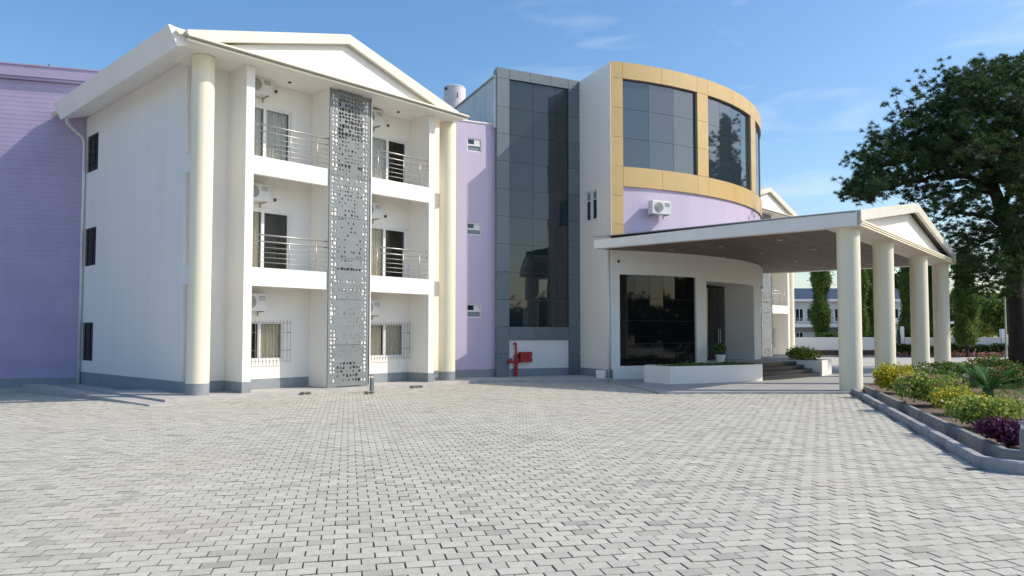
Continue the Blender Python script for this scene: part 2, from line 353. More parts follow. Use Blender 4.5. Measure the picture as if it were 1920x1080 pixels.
# ------------------------------------------------------------------ leaf helpers
def add_leaves(mb, pts, size, tone=lambda p: rnd.random(), droop=0., asp=.45, g=None):
    g = g or rnd
    for p in pts:
        a = g.uniform(0, 2*math.pi); t = g.uniform(-.9, .9)-droop; s = size*g.uniform(.6, 1.25)
        d = Vector((math.cos(a)*math.cos(t), math.sin(a)*math.cos(t), math.sin(t)))
        e = d.cross(Vector((g.uniform(-1, 1), g.uniform(-1, 1), g.uniform(-.2, 1)))); e.normalize(); e *= s*asp
        p = Vector(p); mb.tone = tone(p)
        mb.face([tuple(p), tuple(p+d*s*.5+e), tuple(p+d*s), tuple(p+d*s*.5-e)])
def blob_pts(c, rx, ry, rz, n, g, shell=.55, up=False):
    out = []
    while len(out) < n:
        v = Vector((g.gauss(0, 1), g.gauss(0, 1), g.gauss(0, 1))).normalized()
        r = (shell+(1-shell)*g.random()**.6)
        k = 1+.35*noise.noise(v*2.3+Vector(c))
        p = Vector((v.x*rx, v.y*ry, v.z*rz))*r*k
        if up and p.z < -.3*rz: continue
        out.append((c[0]+p.x, c[1]+p.y, c[2]+p.z))
    return out
def pxw(px, py, Y):     # a point at depth Y on a sight line of the photograph's survey
    th = R(2.6); F = 1400.; CY = 628-F*math.tan(th); a = (px-960)/F; b = (CY-py)/F
    x, y, z = a, math.cos(th)-b*math.sin(th), math.sin(th)+b*math.cos(th); t = Y/y
    return (x*t, Y, z*t+H)

# ================================================================== left and right hotel wings (local x along the front, local y into the building)
SL = [(2.99, 3.5), (6.07, 6.58)]
def cloth(mb, x0, x1, y, z0, z1, amp=.035, n=None):
    n = n or int((x1-x0)/.025)
    P = [(x0+(x1-x0)*k/n, y+amp*math.sin(k*1.55)+amp*.5*math.sin(k*.71+1)) for k in range(n+1)]
    for a, b in zip(P, P[1:]): mb.face([(a[0], a[1], z0), (b[0], b[1], z0), (b[0], b[1], z1), (a[0], a[1], z1)])
def opening(parent, name, x0, x1, z0, z1, y, mull, fill, door=False):
    fr = MB(); w = .055; a, b = y+.04, y+.10
    fr.box(x0, x1, a, b, z1-w, z1); fr.box(x0, x1, a, b, z0, z0+w*.8)
    fr.box(x0, x0+w, a, b, z0+w*.8, z1-w); fr.box(x1-w, x1, a, b, z0+w*.8, z1-w); fr.box(mull-.045, mull+.045, a-.01, b, z0+w*.8, z1-w)
    if door: fr.box(x1+.003, x1+.05, y-.02, y+.05, z0, z1+.05); fr.box(x0, x1+.05, y-.02, y+.035, z1+.002, z1+.05)
    root = MB(); root.box(x0+.01, x1-.01, y+.75, y+.8, z0, z1)
    root.box(x0-.02, x0, y+.2, y+.8, z0, z1); root.box(x1, x1+.02, y+.2, y+.8, z0, z1); root.box(x0, x1, y+.2, y+.8, z1, z1+.02); root.box(x0, x1, y+.2, y+.8, z0-.02, z0)
    wd = root.make(name, M['room'], parent)
    fr.make('frame', M['frame'], wd)
    for k, (p, q) in enumerate(((x0+w, mull-.045), (mull+.045, x1-w))):
        m = MB(); m.box(p, q, a+.02, a+.03, z0+w*.8, z1-w); m.make('pane', M['clear'], wd)
        if fill[k]:
            m = MB(); cloth(m, p-.02 if k else p, q, y+.145, z0+.02, z1-.03, .028); m.make('curtain', M[fill[k]], wd)
    return wd
def make_wing():
    wg = thing('hotel_wing', 'three storey white gabled wing with balconies and grey perforated screen at the left', 'building', (float(Aw[0]), float(Aw[1]), 0), WR, 'gabled hotel wings')
    def part(name, m, mm, **k): return m.make(name, M[mm], wg, **k)
    sw = lambda p: (p[1], p[0], p[2])
    holes = [(7.83, 8.93, 7.24, 8.52), (7.83, 8.93, 4.0, 5.3), (7.9, 8.93, .78, 2.07)]
    m = MB(sw); grid_wall(m, .9, 9.05, -.4, 9.22, holes, -.05, .15); part('side_wall', m, 'white')
    for (a, b, c, d) in holes:
        r = MB(sw); r.box(a, b, .5, .55, c, d); wd = r.make('side_window', M['room'], wg)
        f = MB(sw)
        for y0, y1, z0, z1 in ((a, b, d-.05, d), (a, b, c, c+.05), (a, a+.05, c+.05, d-.05), (b-.05, b, c+.05, d-.05), ((a+b)/2-.03, (a+b)/2+.03, c+.05, d-.05)): f.box(y0, y1, .0, .06, z0, z1)
        f.make('frame', M['darkframe'], wd)
        for q in ((a+.05, (a+b)/2-.03), ((a+b)/2+.03, b-.05)):
            p = MB(sw); p.box(*q, .03, .04, c+.05, d-.05); p.make('pane', M['tint'], wd)
        for k in range(1, 4):
            p = MB(sw); z = c+(d-c)*k/4; p.box(a, b, -.03, -.015, z-.009, z+.009); p.make('bar', M['darkframe'], wd)
        for k in range(7):
            p = MB(sw); x = a+.05+(b-a-.1)*k/6; p.box(x-.007, x+.007, -.045, -.031, c, d); p.make('bar', M['darkframe'], wd)
    op = [(1.31, 2.83, .94, 2.03), (5.79, 7.31, .94, 2.03), (1.3, 2.98, 3.505, 5.27), (5.72, 7.4, 3.505, 5.22), (1.3, 2.98, 6.585, 8.32), (5.72, 7.4, 6.585, 8.25)]
    m = MB(); grid_wall(m, .12, 9.15, -.3, 9.05, op, .64, .84); part('front_wall', m, 'white')
    m = MB(); m.box(8.97, 9.15, .845, 9.05, -.3, 9.05); m.box(.16, 8.97, 8.85, 9.04, -.4, 9.05); part('rear_wall', m, 'white')
    for x0, x1 in ((1.03, 1.27), (7.53, 7.77), (3.68, 3.95), (4.84, 5.2)):
        m = MB(); m.box(x0, x1, -.39, .638, .1, 9.05); part('pillar', m, 'white')
    m = MB(); m.box(3.96, 4.83, -.30, -.27, .1, 7.5); m.box(3.96, 4.83, .6, .637, 7.51, 9.05); part('core_panel', m, 'grille_wall')
    for z0, z1 in SL:
        for x0, x1 in ((1.272, 3.678), (3.952, 4.838), (5.202, 7.528)):
            m = MB(); m.box(x0, x1, -.385, -.31 if 3.9 < x0 < 5 else -.24, z0, z1); (3.9 < x0 < 5) or m.box(x0, x1, -.24, .638, z1-.16, z1-.003); part('balcony_slab', m, 'white')
        m = MB(); m.box(-.05, .35, .1, .63, z0, z1); m.box(-.05, .118, .63, .898, z0, z1); part('slab_stub', m, 'white')
        m = MB(); m.box(7.772, 8.5, .15, .638, z0, z1); part('slab_stub', m, 'white')
    for x in (0, 8.7):
        m = MB(); m.cyl((x, 0), .29, .1, 9.04, 48); c = part('column', m, 'cream'); smooth_sides(c)
        m = MB(); m.cyl((x, 0), .294, .095, .39, 48); smooth_sides(m.make('painted_base', M['plinth'], c))
    m = MB(); e = .006
    for x0, x1 in ((1.03, 1.27), (7.53, 7.77)): m = MB(); m.box(x0-e, x1+e, -.39-e, .633, .05, .385); part('plinth', m, 'plinth')
    for q in ((.12-e, 1.022, .634, .66, .05, .392), (1.278, 3.67, .634, .66, .05, .388), (5.21, 7.522, .634, .66, .05, .388), (7.778, 9.15, .634, .66, .05, .392), (-.05-e, .0, .894, 9.05, -.45, .39), (-.05-e, .10, .62, .893, -.1, .385)):
        m = MB(); m.box(*q); part('plinth', m, 'plinth')
    fills = [(None, 'curtain'), ('curtain', 'curtain'), ('curtain', None), ('curtain', None), ('curtaingrey', 'curtaingrey'), ('curtaingrey', None)]
    mu = [2.07, 6.53, 2.13, 6.5, 2.15, 6.6]
    for k, (x0, x1, z0, z1) in enumerate(op):
        wd = opening(wg, 'window' if k < 2 else 'sliding_door', x0, x1, z0, z1, .64, mu[k], fills[k], k > 1)
        if k < 2:
            n = 16
            for q in range(n):
                x = x0-.01+(x1-x0+.15)*q/(n-1); b = MB(); b.box(x-.005, x+.005, .487, .497, .83, 2.09); b.make('bar', M['acgrille'], wd)
            for z in (1.72, 1.2, 2.0, .9): b = MB(); b.box(x0-.02, x1+.15, .5, .508, z-.005, z+.005); b.make('bar', M['acgrille'], wd)
            for x in (x0, x1+.14):
                b = MB(); b.box(x-.006, x+.006, .513, .64, 1.71, 1.73); b.box(x-.006, x+.006, .513, .64, 1.19, 1.21); b.make('bar', M['darkframe'], wd)
    for x0, x1, posts in ((1.28, 3.67, (2.43, 3.3)), (5.21, 7.52, (5.5, 6.52, 7.2))):
        for z0 in (3.5, 6.58):
            r = MB(); r.tube([(x0, -.3, z0+.92), (x1, -.3, z0+.92)], .022, 10); rl = r.make('railing', M['steel'], wg, smooth=True)
            r = MB(); r.tube([(x0, -.3, z0+.74), (x1, -.3, z0+.74)], .018, 8); r.make('rail', M['steel'], rl, smooth=True)
            for h in (.58, .44, .30, .16): r = MB(); r.tube([(x0, -.3, z0+h), (x1, -.3, z0+h)], .008, 6); r.make('rail', M['steel'], rl, smooth=True)
            for x in posts: r = MB(); r.tube([(x, -.3, z0), (x, -.3, z0+.9)], .016, 8); r.make('post', M['steel'], rl, smooth=True)
    # perforated screen: seven sheets with irregular holes
    g = random.Random(11); x0, x1 = 3.66, 5.12; nx = 12; cw = (x1-x0)/nx; rows = 72; ch = (9.03-.12)/rows
    cuts = [0, 10, 21, 31, 41, 51, 61, 72]
    zrow = [.12]
    for q in range(rows): zrow.append(.12+(q+1)*ch+(g.uniform(-.2, .2)*ch if q < rows-1 and q+1 not in cuts else 0))
    for a, b in zip(cuts, cuts[1:]):
        m = MB(); y0, y1 = -.410, -.398
        for j in range(a, b):
            xb = [x0, x0+.07]+[x0+.07+(x1-x0-.14)*(q+1+(g.uniform(-.28, .28) if q < nx-1 else 0))/nx for q in range(nx)]+[x1]
            Z0 = zrow[j]; Z1 = zrow[j+1]-(.012 if j == b-1 else 0); fz = Z0/9
            band = any(abs(Z0-(z-.02)) < .07 or abs(Z0-(z+.22)) < .06 or abs(Z0-(z2+.06)) < .05 for z, z2 in SL)
            for i in range(len(xb)-1):
                X0, X1 = xb[i], xb[i+1]; edge = X1 < 3.97 or X0 > 4.83
                pr = .8 if edge else .85 if band else (.96 if fz > .84 else .62 if fz > .62 else .45 if fz > .42 else .36 if fz > .09 else .8)
                if i in (0, len(xb)-2) or j in (0, rows-1): pr = 0
                if g.random() > pr:
                    m.box(X0, X1, y0, y1, Z0, Z1); continue
                s = (.46 if fz > .84 or edge else .42 if band else .25 if fz > .42 else .13 if fz > .09 else .36)*g.uniform(.75, 1.12)
                cx, cz = (X0+X1)/2+g.uniform(-.06, .06)*(X1-X0), (Z0+Z1)/2+g.uniform(-.06, .06)*(Z1-Z0); hw_, hh_ = (X1-X0)*s, (Z1-Z0)*s
                out = [(X1, (Z0+Z1)/2), (X1, Z1), ((X0+X1)/2, Z1), (X0, Z1), (X0, (Z0+Z1)/2), (X0, Z0), ((X0+X1)/2, Z0), (X1, Z0)]
                hole = []
                for q in range(8):
                    an = q*math.pi/4; k = g.uniform(.72, 1.08) if q % 2 == 0 else g.uniform(.8, 1.3)
                    hole.append((max(X0+.004, min(X1-.004, cx+hw_*k*math.cos(an))), max(Z0+.004, min(Z1-.004, cz+hh_*k*math.sin(an)))))
                for q in range(8):
                    r = (q+1) % 8
                    for y in (y0, y1): m.face([(out[q][0], y, out[q][1]), (out[r][0], y, out[r][1]), (hole[r][0], y, hole[r][1]), (hole[q][0], y, hole[q][1])])
                    m.face([(hole[q][0], y0, hole[q][1]), (hole[r][0], y0, hole[r][1]), (hole[r][0], y1, hole[r][1]), (hole[q][0], y1, hole[q][1])])
        tn = g.random(); m.t = [tn]*len(m.f)
        m.make('screen_panel', M['screen'], wg, tone=True)
    for x in (3.645, 5.12):
        m = MB(); m.box(x, x+.015, -.43, -.392, .12, 9.03); part('screen_edge', m, 'screen')
    # roof
    m = MB(); m.uzprism([(-1.08, 9.22), (3.95, 10.545), (8.7, 9.14), (8.65, 9.135), (3.95, 10.42), (-1.0, 9.14)][::-1], -.86, 9.5); rf = part('roof', m, 'creamroof')
    m = MB(); m.box(3.78, 4.12, .55, .85, 10.48, 10.74); m.make('roof_vent', M['red'], rf)
    m = MB(); m.box(3.83, 4.07, .6, .8, 10.75, 10.82); m.make('vent_cap', M['red2'], rf)
    m = MB(); m.uzprism([(-.1, 9.17), (3.93, 10.28), (3.93, 10.565), (-.85, 9.27), (-.85, 9.17)], -.98, -.87); part('rake_board', m, 'creamroof')
    m = MB(); m.uzprism([(7.35, 9.17), (8.35, 9.17), (8.3, 9.21), (3.933, 10.565), (3.933, 10.28)], -.98, -.87); part('rake_board', m, 'creamroof')
    m = MB(); m.uzprism([(-.2, 9.1), (7.9, 9.1), (3.93, 10.38)], -.80, -.7); part('tympanum', m, 'white')
    m = MB(); m.box(-.78, 8.72, -.88, .9, 9.053, 9.13); m.box(8.6, 9.2, .9, 9.4, 9.05, 9.13); part('soffit', m, 'white')
    m = MB(); m.box(-.82, 8.78, -.92, -.89, 9.03, 9.075); m.box(-.82, 8.76, -.90, -.875, 9.075, 9.09); part('cornice', m, 'cream')
    m = MB(); m.box(-.82, 8.78, -.97, -.885, 9.10, 9.115); m.box(-.82, 8.76, -.93, -.875, 9.09, 9.10); part('cornice', m, 'steel')
    m = MB(); m.box(-.82, 8.8, -1.0, -.88, 9.125, 9.168); part('cornice', m, 'cream')
    m = MB(); m.uzprism([(-1.24, 9.34), (-1.2, 9.36), (-1.06, 9.33), (-.06, 9.32), (-.06, 9.2), (-1.0, 8.86)], -.76, 8.55); part('eave_box', m, 'white')
    m = MB(); m.tube([(-.85, 8.45, 8.92), (-.8, 8.6, 8.82), (-.5, 8.85, 8.66), (-.2, 8.97, 8.5), (-.13, 8.99, 8.3), (-.13, 8.99, -.25)], .05, 10); part('downpipe', m, 'frame', smooth=True)
    for x, z in ((2.46, 8.85), (6.58, 8.68), (2.48, 5.62), (6.5, 5.6)):
        m = MB(); m.tube([(x, .6, z), (x, .645, z)], .045, 12); part('vent_outlet', m, 'darkframe')
    for x in (2.6, 6.6):
        m = MB(); m.cyl((x, .1), .05, 9.02, 9.052, 14); part('ceiling_lamp', m, 'darkframe')
    return wg
wing = make_wing()
w2 = copy_tree(wing); w2.location = (12.2, 42.5, 0)
w2['label'] = 'distant white gabled wing with perforated screen seen behind the portico'

# air conditioner units
def make_ac(label, group=None):
    t = thing('air_conditioner', label, 'air conditioner', group=group)
    m = MB(); m.box(-.4, .4, 0, .3, 0, .5); o = m.make('casing', M['plastic'], t)
    bv = o.modifiers.new('bevel', 'BEVEL'); bv.width = .018; bv.segments = 2
    m = MB(); tf = lambda p: (p[0], -.004-p[2], p[1])
    a = MB(tf); a.cyl((-.12, .25), .18, 0, .004, 28); a.make('fan_opening', M['acgrille'], t)
    for r in (.18, .145, .11, .075, .04):
        a = MB(); a.tube([(-.12+r*math.cos(2*math.pi*k/20), -.014, .25+r*math.sin(2*math.pi*k/20)) for k in range(21)], .005, 4); a.make('guard_ring', M['plastic'], t)
    for k in range(3):
        a = MB(); an = 2*math.pi*k/3+.3; c, s = math.cos(an), math.sin(an)
        a.face([(-.12+c*.03, -.009, .25+s*.03), (-.12+c*.17-s*.05, -.010, .25+s*.17+c*.05), (-.12+c*.17+s*.03, -.012, .25+s*.17-c*.03)]); a.make('fan_blade', M['acgrille'], t)
    a = MB(); 
    for k in range(4): a.box(.14, .34, -.008, 0, .30+k*.035, .312+k*.035)
    a.make('louvre', M['acgrille'], t)
    for x in (-.28, .28):
        a = MB(); a.box(x-.015, x+.015, .0, .34, -.03, -.004); a.box(x-.012, x+.012, .32, .34, -.14, -.031); a.make('bracket', M['acgrille'], t)
    return t
acp = make_ac('air conditioner high on the top floor back wall, left bay of the near wing', 'air conditioners on the near wing')
spots = [(1.76, 8.56, None), (1.73, 5.47, 'air conditioner above the first floor balcony door, left bay of the near wing'), (1.70, 2.33, 'air conditioner above the barred ground floor window, left bay of the near wing'),
         (5.72, 8.50, 'air conditioner half hidden by the grey screen, top floor right bay'), (5.70, 5.44, 'air conditioner half hidden by the grey screen, first floor right bay'), (5.70, 2.28, 'air conditioner half hidden by the grey screen, ground floor right bay')]
for k, (u, z, lab) in enumerate(spots):
    o = acp if k == 0 else copy_tree(acp)
    if lab: o['label'] = lab
    o.location = (*wt(u, .28), z); o.rotation_euler = (0, 0, WR)

# ================================================================== lobby block with glazed tower and curved front
C = (0.39, 38.55); T = (-.57, 27.595); Sx = (2.66, 29.17); G = (3.61, 27.04)
lob = thing('lobby_block', 'curved lobby block with gold framed windows, tall grey glazed tower and lilac band', 'building', (C[0], C[1], 0))
def ftf(P, a):
    d = dirn(a); b = (-d[1], d[0])
    return lambda p: (P[0]+d[0]*p[0]+b[0]*p[1]-C[0], P[1]+d[1]*p[0]+b[1]*p[1]-C[1], p[2])
tt = ftf(T, 64)
gt = random.Random(5)
def lp(name, m, mm, tone=False, **k):
    return m.make(name, M[mm], lob, tone=tone, **k)
zs = [1.955, 2.96, 4.0, 5.04, 6.09, 7.11, 8.17, 9.2, 10.22, 11.31]
m = MB(tt); m.box(.02, 3.6, .16, .35, 0, 11.66); lp('tower_wall', m, 'joint')
gp = .006
def clad(s0, s1, z0, z1, y0=-.02, y1=.155, mm='greyclad', tf=tt):
    m = MB(tf); m.tone = gt.random(); m.box(s0+gp, s1-gp, y0, y1, z0+gp, z1-gp); lp('cladding_panel', m, mm, tone=True)
allz = [.1, .95]+zs+[11.7]
for a, b in zip(allz, allz[1:]): clad(0, .52, a, b); clad(3.10, 3.64, a, b)
for a, b in ((.52, 1.4), (1.4, 2.3), (2.3, 3.1)): clad(a, b, 11.31, 11.7)
for a, b in ((.52, 1.555), (1.555, 3.1)): clad(a, b, 1.46, 1.955)
for a, b in zip(zs, zs[1:]):
    for c, d in zip((.52, 1.555, 2.57), (1.555, 2.57, 3.1)):
        m = MB(tt); q = [gt.uniform(-.004, .004) for _ in range(4)]; m.hexa([(c+.008, .064+q[0], a+.008), (d-.008, .064+q[1], a+.008), (d-.008, .08, a+.008), (c+.008, .08, a+.008)], [(c+.008, .064+q[2], b-.008), (d-.008, .064+q[3], b-.008), (d-.008, .08, b-.008), (c+.008, .08, b-.008)]); lp('glass_pane', m, 'tint')
m = MB(tt); m.box(.53, 3.09, .09, .155, 1.96, 11.3); lp('glazing_frame', m, 'joint')
m = MB(tt); m.box(.525, 3.095, .05, .155, .39, 1.455); lp('white_panel', m, 'white')
m = MB(tt); m.box(.525, 3.095, .044, .155, .05, .388); lp('plinth', m, 'plinth')
# tower flank with pale sheets, side wall
tl = ftf(T, -24)
for k, (a, b) in enumerate(((.02, .9), (.9, 2.0), (2.0, 3.3), (3.3, 5.2))):
    m = MB(tl); m.box(a+gp, b-gp, .0, .1, 9.4, 11.28); lp('flank_sheet', m, 'sheet')
m = MB(tl); m.box(.0, 5.3, -.05, .14, 11.29, 11.36); lp('flank_coping', m, 'roofgrey')
dS = math.degrees(math.atan2(G[0]-Sx[0], G[1]-Sx[1])); sL = math.hypot(G[0]-Sx[0], G[1]-Sx[1])
ts = ftf(Sx, dS)     # s from the tower corner to the gold corner, y positive towards the building inside
m = MB(ts); grid_wall(m, 0, sL-.002, 0, 11.68, [(.45, 1.42, 5.97, 7.18)], 0, .2); lp('side_wall', m, 'white')
m = MB(ts); m.box(0, sL, -.006, 0.05, .05, .39); lp('plinth', m, 'plinth')
m = MB(ts); m.box(.45, 1.42, .55, .6, 5.97, 7.18); wd = lp('window', m, 'room')
m = MB(ts)
for a, b, c, d in ((.45, 1.42, 7.12, 7.18), (.45, 1.42, 5.97, 6.03), (.45, .51, 6.03, 7.12), (1.36, 1.42, 6.03, 7.12), (.90, .97, 6.03, 7.12)): m.box(a, b, -.03, .1, c, d)
m.make('frame', M['frame'], wd)
for a, b in ((.51, .9), (.97, 1.36)):
    m = MB(ts); m.box(a+.035, b-.035, .04, .05, 6.065, 6.78); m.make('pane', M['tint'], wd)
    m = MB(ts); m.box(a+.035, b-.035, .04, .05, 6.815, 7.085); m.make('pane', M['joint'], wd)
    m = MB(ts)
    for q in ((a, a+.035, 6.03, 7.12), (b-.035, b, 6.03, 7.12), (a+.035, b-.035, 6.03, 6.065), (a+.035, b-.035, 6.78, 6.815), (a+.035, b-.035, 7.085, 7.12)): m.box(q[0], q[1], .02, .07, q[2], q[3])
    m.make('sash', M['frame'], wd)
m = MB(ts); m.tube([(sL-.1, -.06, .1), (sL-.1, -.06, 4.7)], .04, 10); lp('downpipe', m, 'frame', smooth=True)
# drum
R0 = 11.94
holes = [(17.2, 34.1, .52, 3.86), (36.9, 56.7, .6, 3.75), (63.5, 78, .52, 3.86)]
m = MB(); grid_wall(m, 15.75, 112, -.1, 4.9, holes, R0-.22, R0, arc=True); lp('curved_wall', m, 'white')
m = MB(); m.arc(15.8, 112, R0-.25, R0-.06, 4.9, 7.2); lp('curved_wall', m, 'lilac')
wins = [(18.05, 34.9), (38.0, 56.2), (60.0, 77.3), (81, 98)]
m = MB(); grid_wall(m, 15.8, 112, 7.2, 11.68, [(a, b, 7.84, 11.12) for a, b in wins], R0-.3, R0-.05, arc=True); lp('curved_wall', m, 'joint')
def gold(p0, p1, z0, z1):
    m = MB(); m.tone = gt.random(); m.arc(p0+.03, p1-.03, R0-.048, R0+.01, z0+gp, z1-gp); lp('cladding_panel', m, 'gold', tone=True)
tb = [15.7, 18.05, 26.2, 34.9, 38, 47.1, 56.2, 60, 68.6, 77.3, 81, 89.5, 98, 105, 112]
for a, b in zip(tb, tb[1:]): gold(a, b, 11.12, 11.74)
bb = [18.05, 26.2, 34.9, 38, 47.1, 56.2, 60, 68.6, 77.3, 81, 89.5, 98, 105, 112]
for a, b in zip(bb, bb[1:]): gold(a, b, 7.1, 7.84)
zz = [4.95, 5.7, 6.75, 7.84, 8.93, 10.02, 11.12]
for a, b in zip(zz, zz[1:]): gold(15.7, 18.05, a, b)
for p0, p1 in ((34.9, 38), (56.2, 60), (77.3, 81), (98, 105)):
    for a, b in zip(zz[3:], zz[4:]): gold(p0, p1, a, b)
for k, (p0, p1) in enumerate(wins):
    n = 3 if k == 0 else 4
    for i in range(n):
        for a, b in zip((7.84, 8.93, 10.03), (8.93, 10.03, 11.12)):
            e0 = p0+(p1-p0)*i/n; e1 = p0+(p1-p0)*(i+1)/n
            m = MB(); m.arc(e0+.03, e1-.03, R0-.13, R0-.115, a+.006, b-.006, step=30); lp('glass_pane', m, 'tintsky')
    m = MB(); m.arc(p0, p1, R0-.2, R0-.15, 7.84, 11.12); lp('glazing_frame', m, 'joint')
cols = [17.2, 20.3, 23.5, 26.4, 29.1, 31.7, 34.1]; rws = [.52, 1.34, 2.17, 2.99, 3.86]
for a, b in zip(cols, cols[1:]):
    for c, d in zip(rws, rws[1:]):
        m = MB(); m.arc(a+.03, b-.03, R0-.1, R0-.085, c+.007, d-.007, step=4); lp('glass_pane', m, 'tintdark')
m = MB(); m.arc(17.2, 34.1, R0-.17, R0-.12, .52, 3.86); lp('glazing_frame', m, 'darkframe')
m = MB(); m.arc(63.5, 78, R0-.12, R0-.1, .52, 3.86); lp('glass_pane', m, 'tint')
# entrance recess
def radial(phi, r0, r1, z0, z1, th=.12):
    a = math.degrees(th/r1); m = MB(); m.arc(min(phi, phi+a), max(phi, phi+a), r0, r1, z0, z1); return m
lp('recess_wall', radial(36.9, 10.5, R0-.22, .6, 3.75, -.12), 'white'); lp('recess_wall', radial(56.7, 10.5, R0-.22, .6, 3.75), 'white')
m = MB(); m.arc(36.9, 56.7, 10.5, R0-.22, 3.75, 3.85); lp('recess_ceiling', m, 'white')
for a, b in ((37.2, 42), (42, 46.8), (46.8, 51.6), (51.6, 56.4)):
    m = MB(); m.arc(a+.05, b-.05, 10.66, 10.70, .62, 3.74); dr = lp('glass_door', m, 'tintdark')
    x = b-.6 if a in (37.2, 46.8) else a+.6
    m = MB(); m.tube([(10.78*math.sin(R(x)), -10.78*math.cos(R(x)), 1.3), (10.78*math.sin(R(x)), -10.78*math.cos(R(x)), 1.9)], .02, 8); m.make('handle', M['steel'], dr)
m = MB(); m.arc(36.9, 56.7, 10.5, 10.6, .6, 3.75); lp('door_frame', m, 'dark')
m = MB(); P = lambda a, r: (r*math.sin(R(a)), -r*math.cos(R(a)))
poly = [(T[0]-C[0]+.1, T[1]-C[1]+.3), (Sx[0]-C[0], Sx[1]-C[1]+.1)]+[P(a, R0-.3) for a in range(17, 113, 4)]+[(6, 8), (-5.5, 6)]
m.prism(poly, 11.2, 11.35); lp('roof', m, 'roofgrey')
# link wall with three small windows
n_ = (math.cos(R(64)), -math.sin(R(64))); L0 = (T[0]-n_[0]*.18, T[1]-n_[1]*.18); tk = ftf(L0, 64)
lw = [(-1.12, -.55, 8.43, 8.93), (-1.13, -.55, 5.32, 5.78), (-1.12, -.55, 2.28, 2.78)]
m = MB(tk); grid_wall(m, -3.6, .02, 0, 9.53, lw, 0, .25); lp('lilac_wall', m, 'lilac')
m = MB(tk); m.box(-3.6, .1, -.03, .3, 9.53, 9.58); lp('coping', m, 'white')
m = MB(tk); m.box(-3.6, .02, -.006, .02, .03, .39); lp('plinth', m, 'plinth')
for a, b, c, d in lw:
    m = MB(tk); m.box(a, b, .2, .24, c, d); wd = lp('small_window', m, 'room'); zc = (c+d)/2
    m = MB(tk)
    for q in ((a, b, d-.04, d), (a, b, c, c+.04), (a, a+.04, c+.04, d-.04), (b-.03, b, c+.04, d-.04), (a, b, zc-.03, zc+.03)): m.box(q[0], q[1], .02+.001*(q[3]-q[2]), .09, q[2], q[3])
    m.make('frame', M['frame'], wd)
    m = MB(tk); m.box(a+.04, b-.03, .05, .06, c+.04, zc-.03); m.make('pane', M['joint'], wd)
    m = MB(tk); m.box(a+.04, (a+b)/2, .05, .06, zc+.03, d-.04); m.make('pane', M['tint'], wd)
    m = MB(tk); m.box((a+b)/2+.005, b-.05, .03, .10, zc+.035, d-.05); m.make('vent', M['plastic'], wd)
ac2 = copy_tree(acp); del ac2['group']; ac2['label'] = 'air conditioner on the curved lilac wall below the gold framed windows'
aa = 24.7; rr = R0+.36; ac2.location = (C[0]+rr*math.sin(R(aa)), C[1]-rr*math.cos(R(aa)), 6.10); ac2.rotation_euler = (0, 0, R(aa)); ac2.scale = (1.05, 1, 1)
# security camera
t = thing('security_camera', 'small dark dome camera on the white wall under the canopy left end', 'camera', (C[0]+R0*math.sin(R(16.9)), C[1]-R0*math.cos(R(16.9)), 4.32), R(16.9))
m = MB(); m.tube([(0, 0, 0), (0, -.05, 0)], .05, 12); m.make('mount', M['plastic'], t); m = MB(); m.tube([(0, -.05, 0), (0, -.09, -.01), (0, -.11, -.02)], [.055, .045, .02], 12); m.make('dome', M['darkframe'], t)
# terrace, steps, planters round the drum
pl = thing('entrance_terrace', None, None, (C[0], C[1], 0), kind='structure')
m = MB(); m.arc(34.6, 84, R0-1.3, 13.62, .0, .598); m.make('terrace_deck', M['floor'], pl)
for k, r in enumerate((14.82, 14.52, 14.22, 13.92)):
    z = .045+.139*(k+1)
    m = MB(); m.arc(34.6, 52.2, 13.0, r, z-.139, z-.02); m.make('riser', M['black'], pl)
    m = MB(); m.arc(34.6, 52.2, 13.0, r+.02, z-.02, z-.002*k); m.make('tread', M['riser'], pl)
def planter(lab, pts, h, n, kind, sz):
    t = thing('planter', lab, 'planter', (C[0], C[1], 0))
    p0, p1, r0, r1 = pts; w = .12; e = math.degrees(w/r1)
    m = MB(); m.arc(p0, p1, r1-w, r1, 0, h); m.arc(p0, p0+e, r0+w, r1-w, 0, h); m.arc(p1-e, p1, r0+w, r1-w, 0, h); m.arc(p0, p1, r0, r0+w, 0, h); m.make('box_wall', M['white'], t)
    m = MB(); m.arc(p0+e, p1-e, r0+w, r1-w, 0, h-.04); m.make('soil', M['soil'], t)
    return t
planter('long low white planter box in front of the dark lobby window', (18.7, 34.5, 13.3, 14.85), .62, 0, 0, 0)
t = thing('end_planter', 'angled white planter end block left of the long planter', 'planter', (C[0], C[1], 0))
m = MB(); poly = [P(18.68, 14.85), P(17.5, 13.65), P(18.68, 13.35)][::-1]; m.prism(poly, 0, .618); m.make('box_wall', M['white'], t)
planter('short white planter box right of the black entrance steps', (52.4, 59.5, 13.1, 14.9), .64, 0, 0, 0)
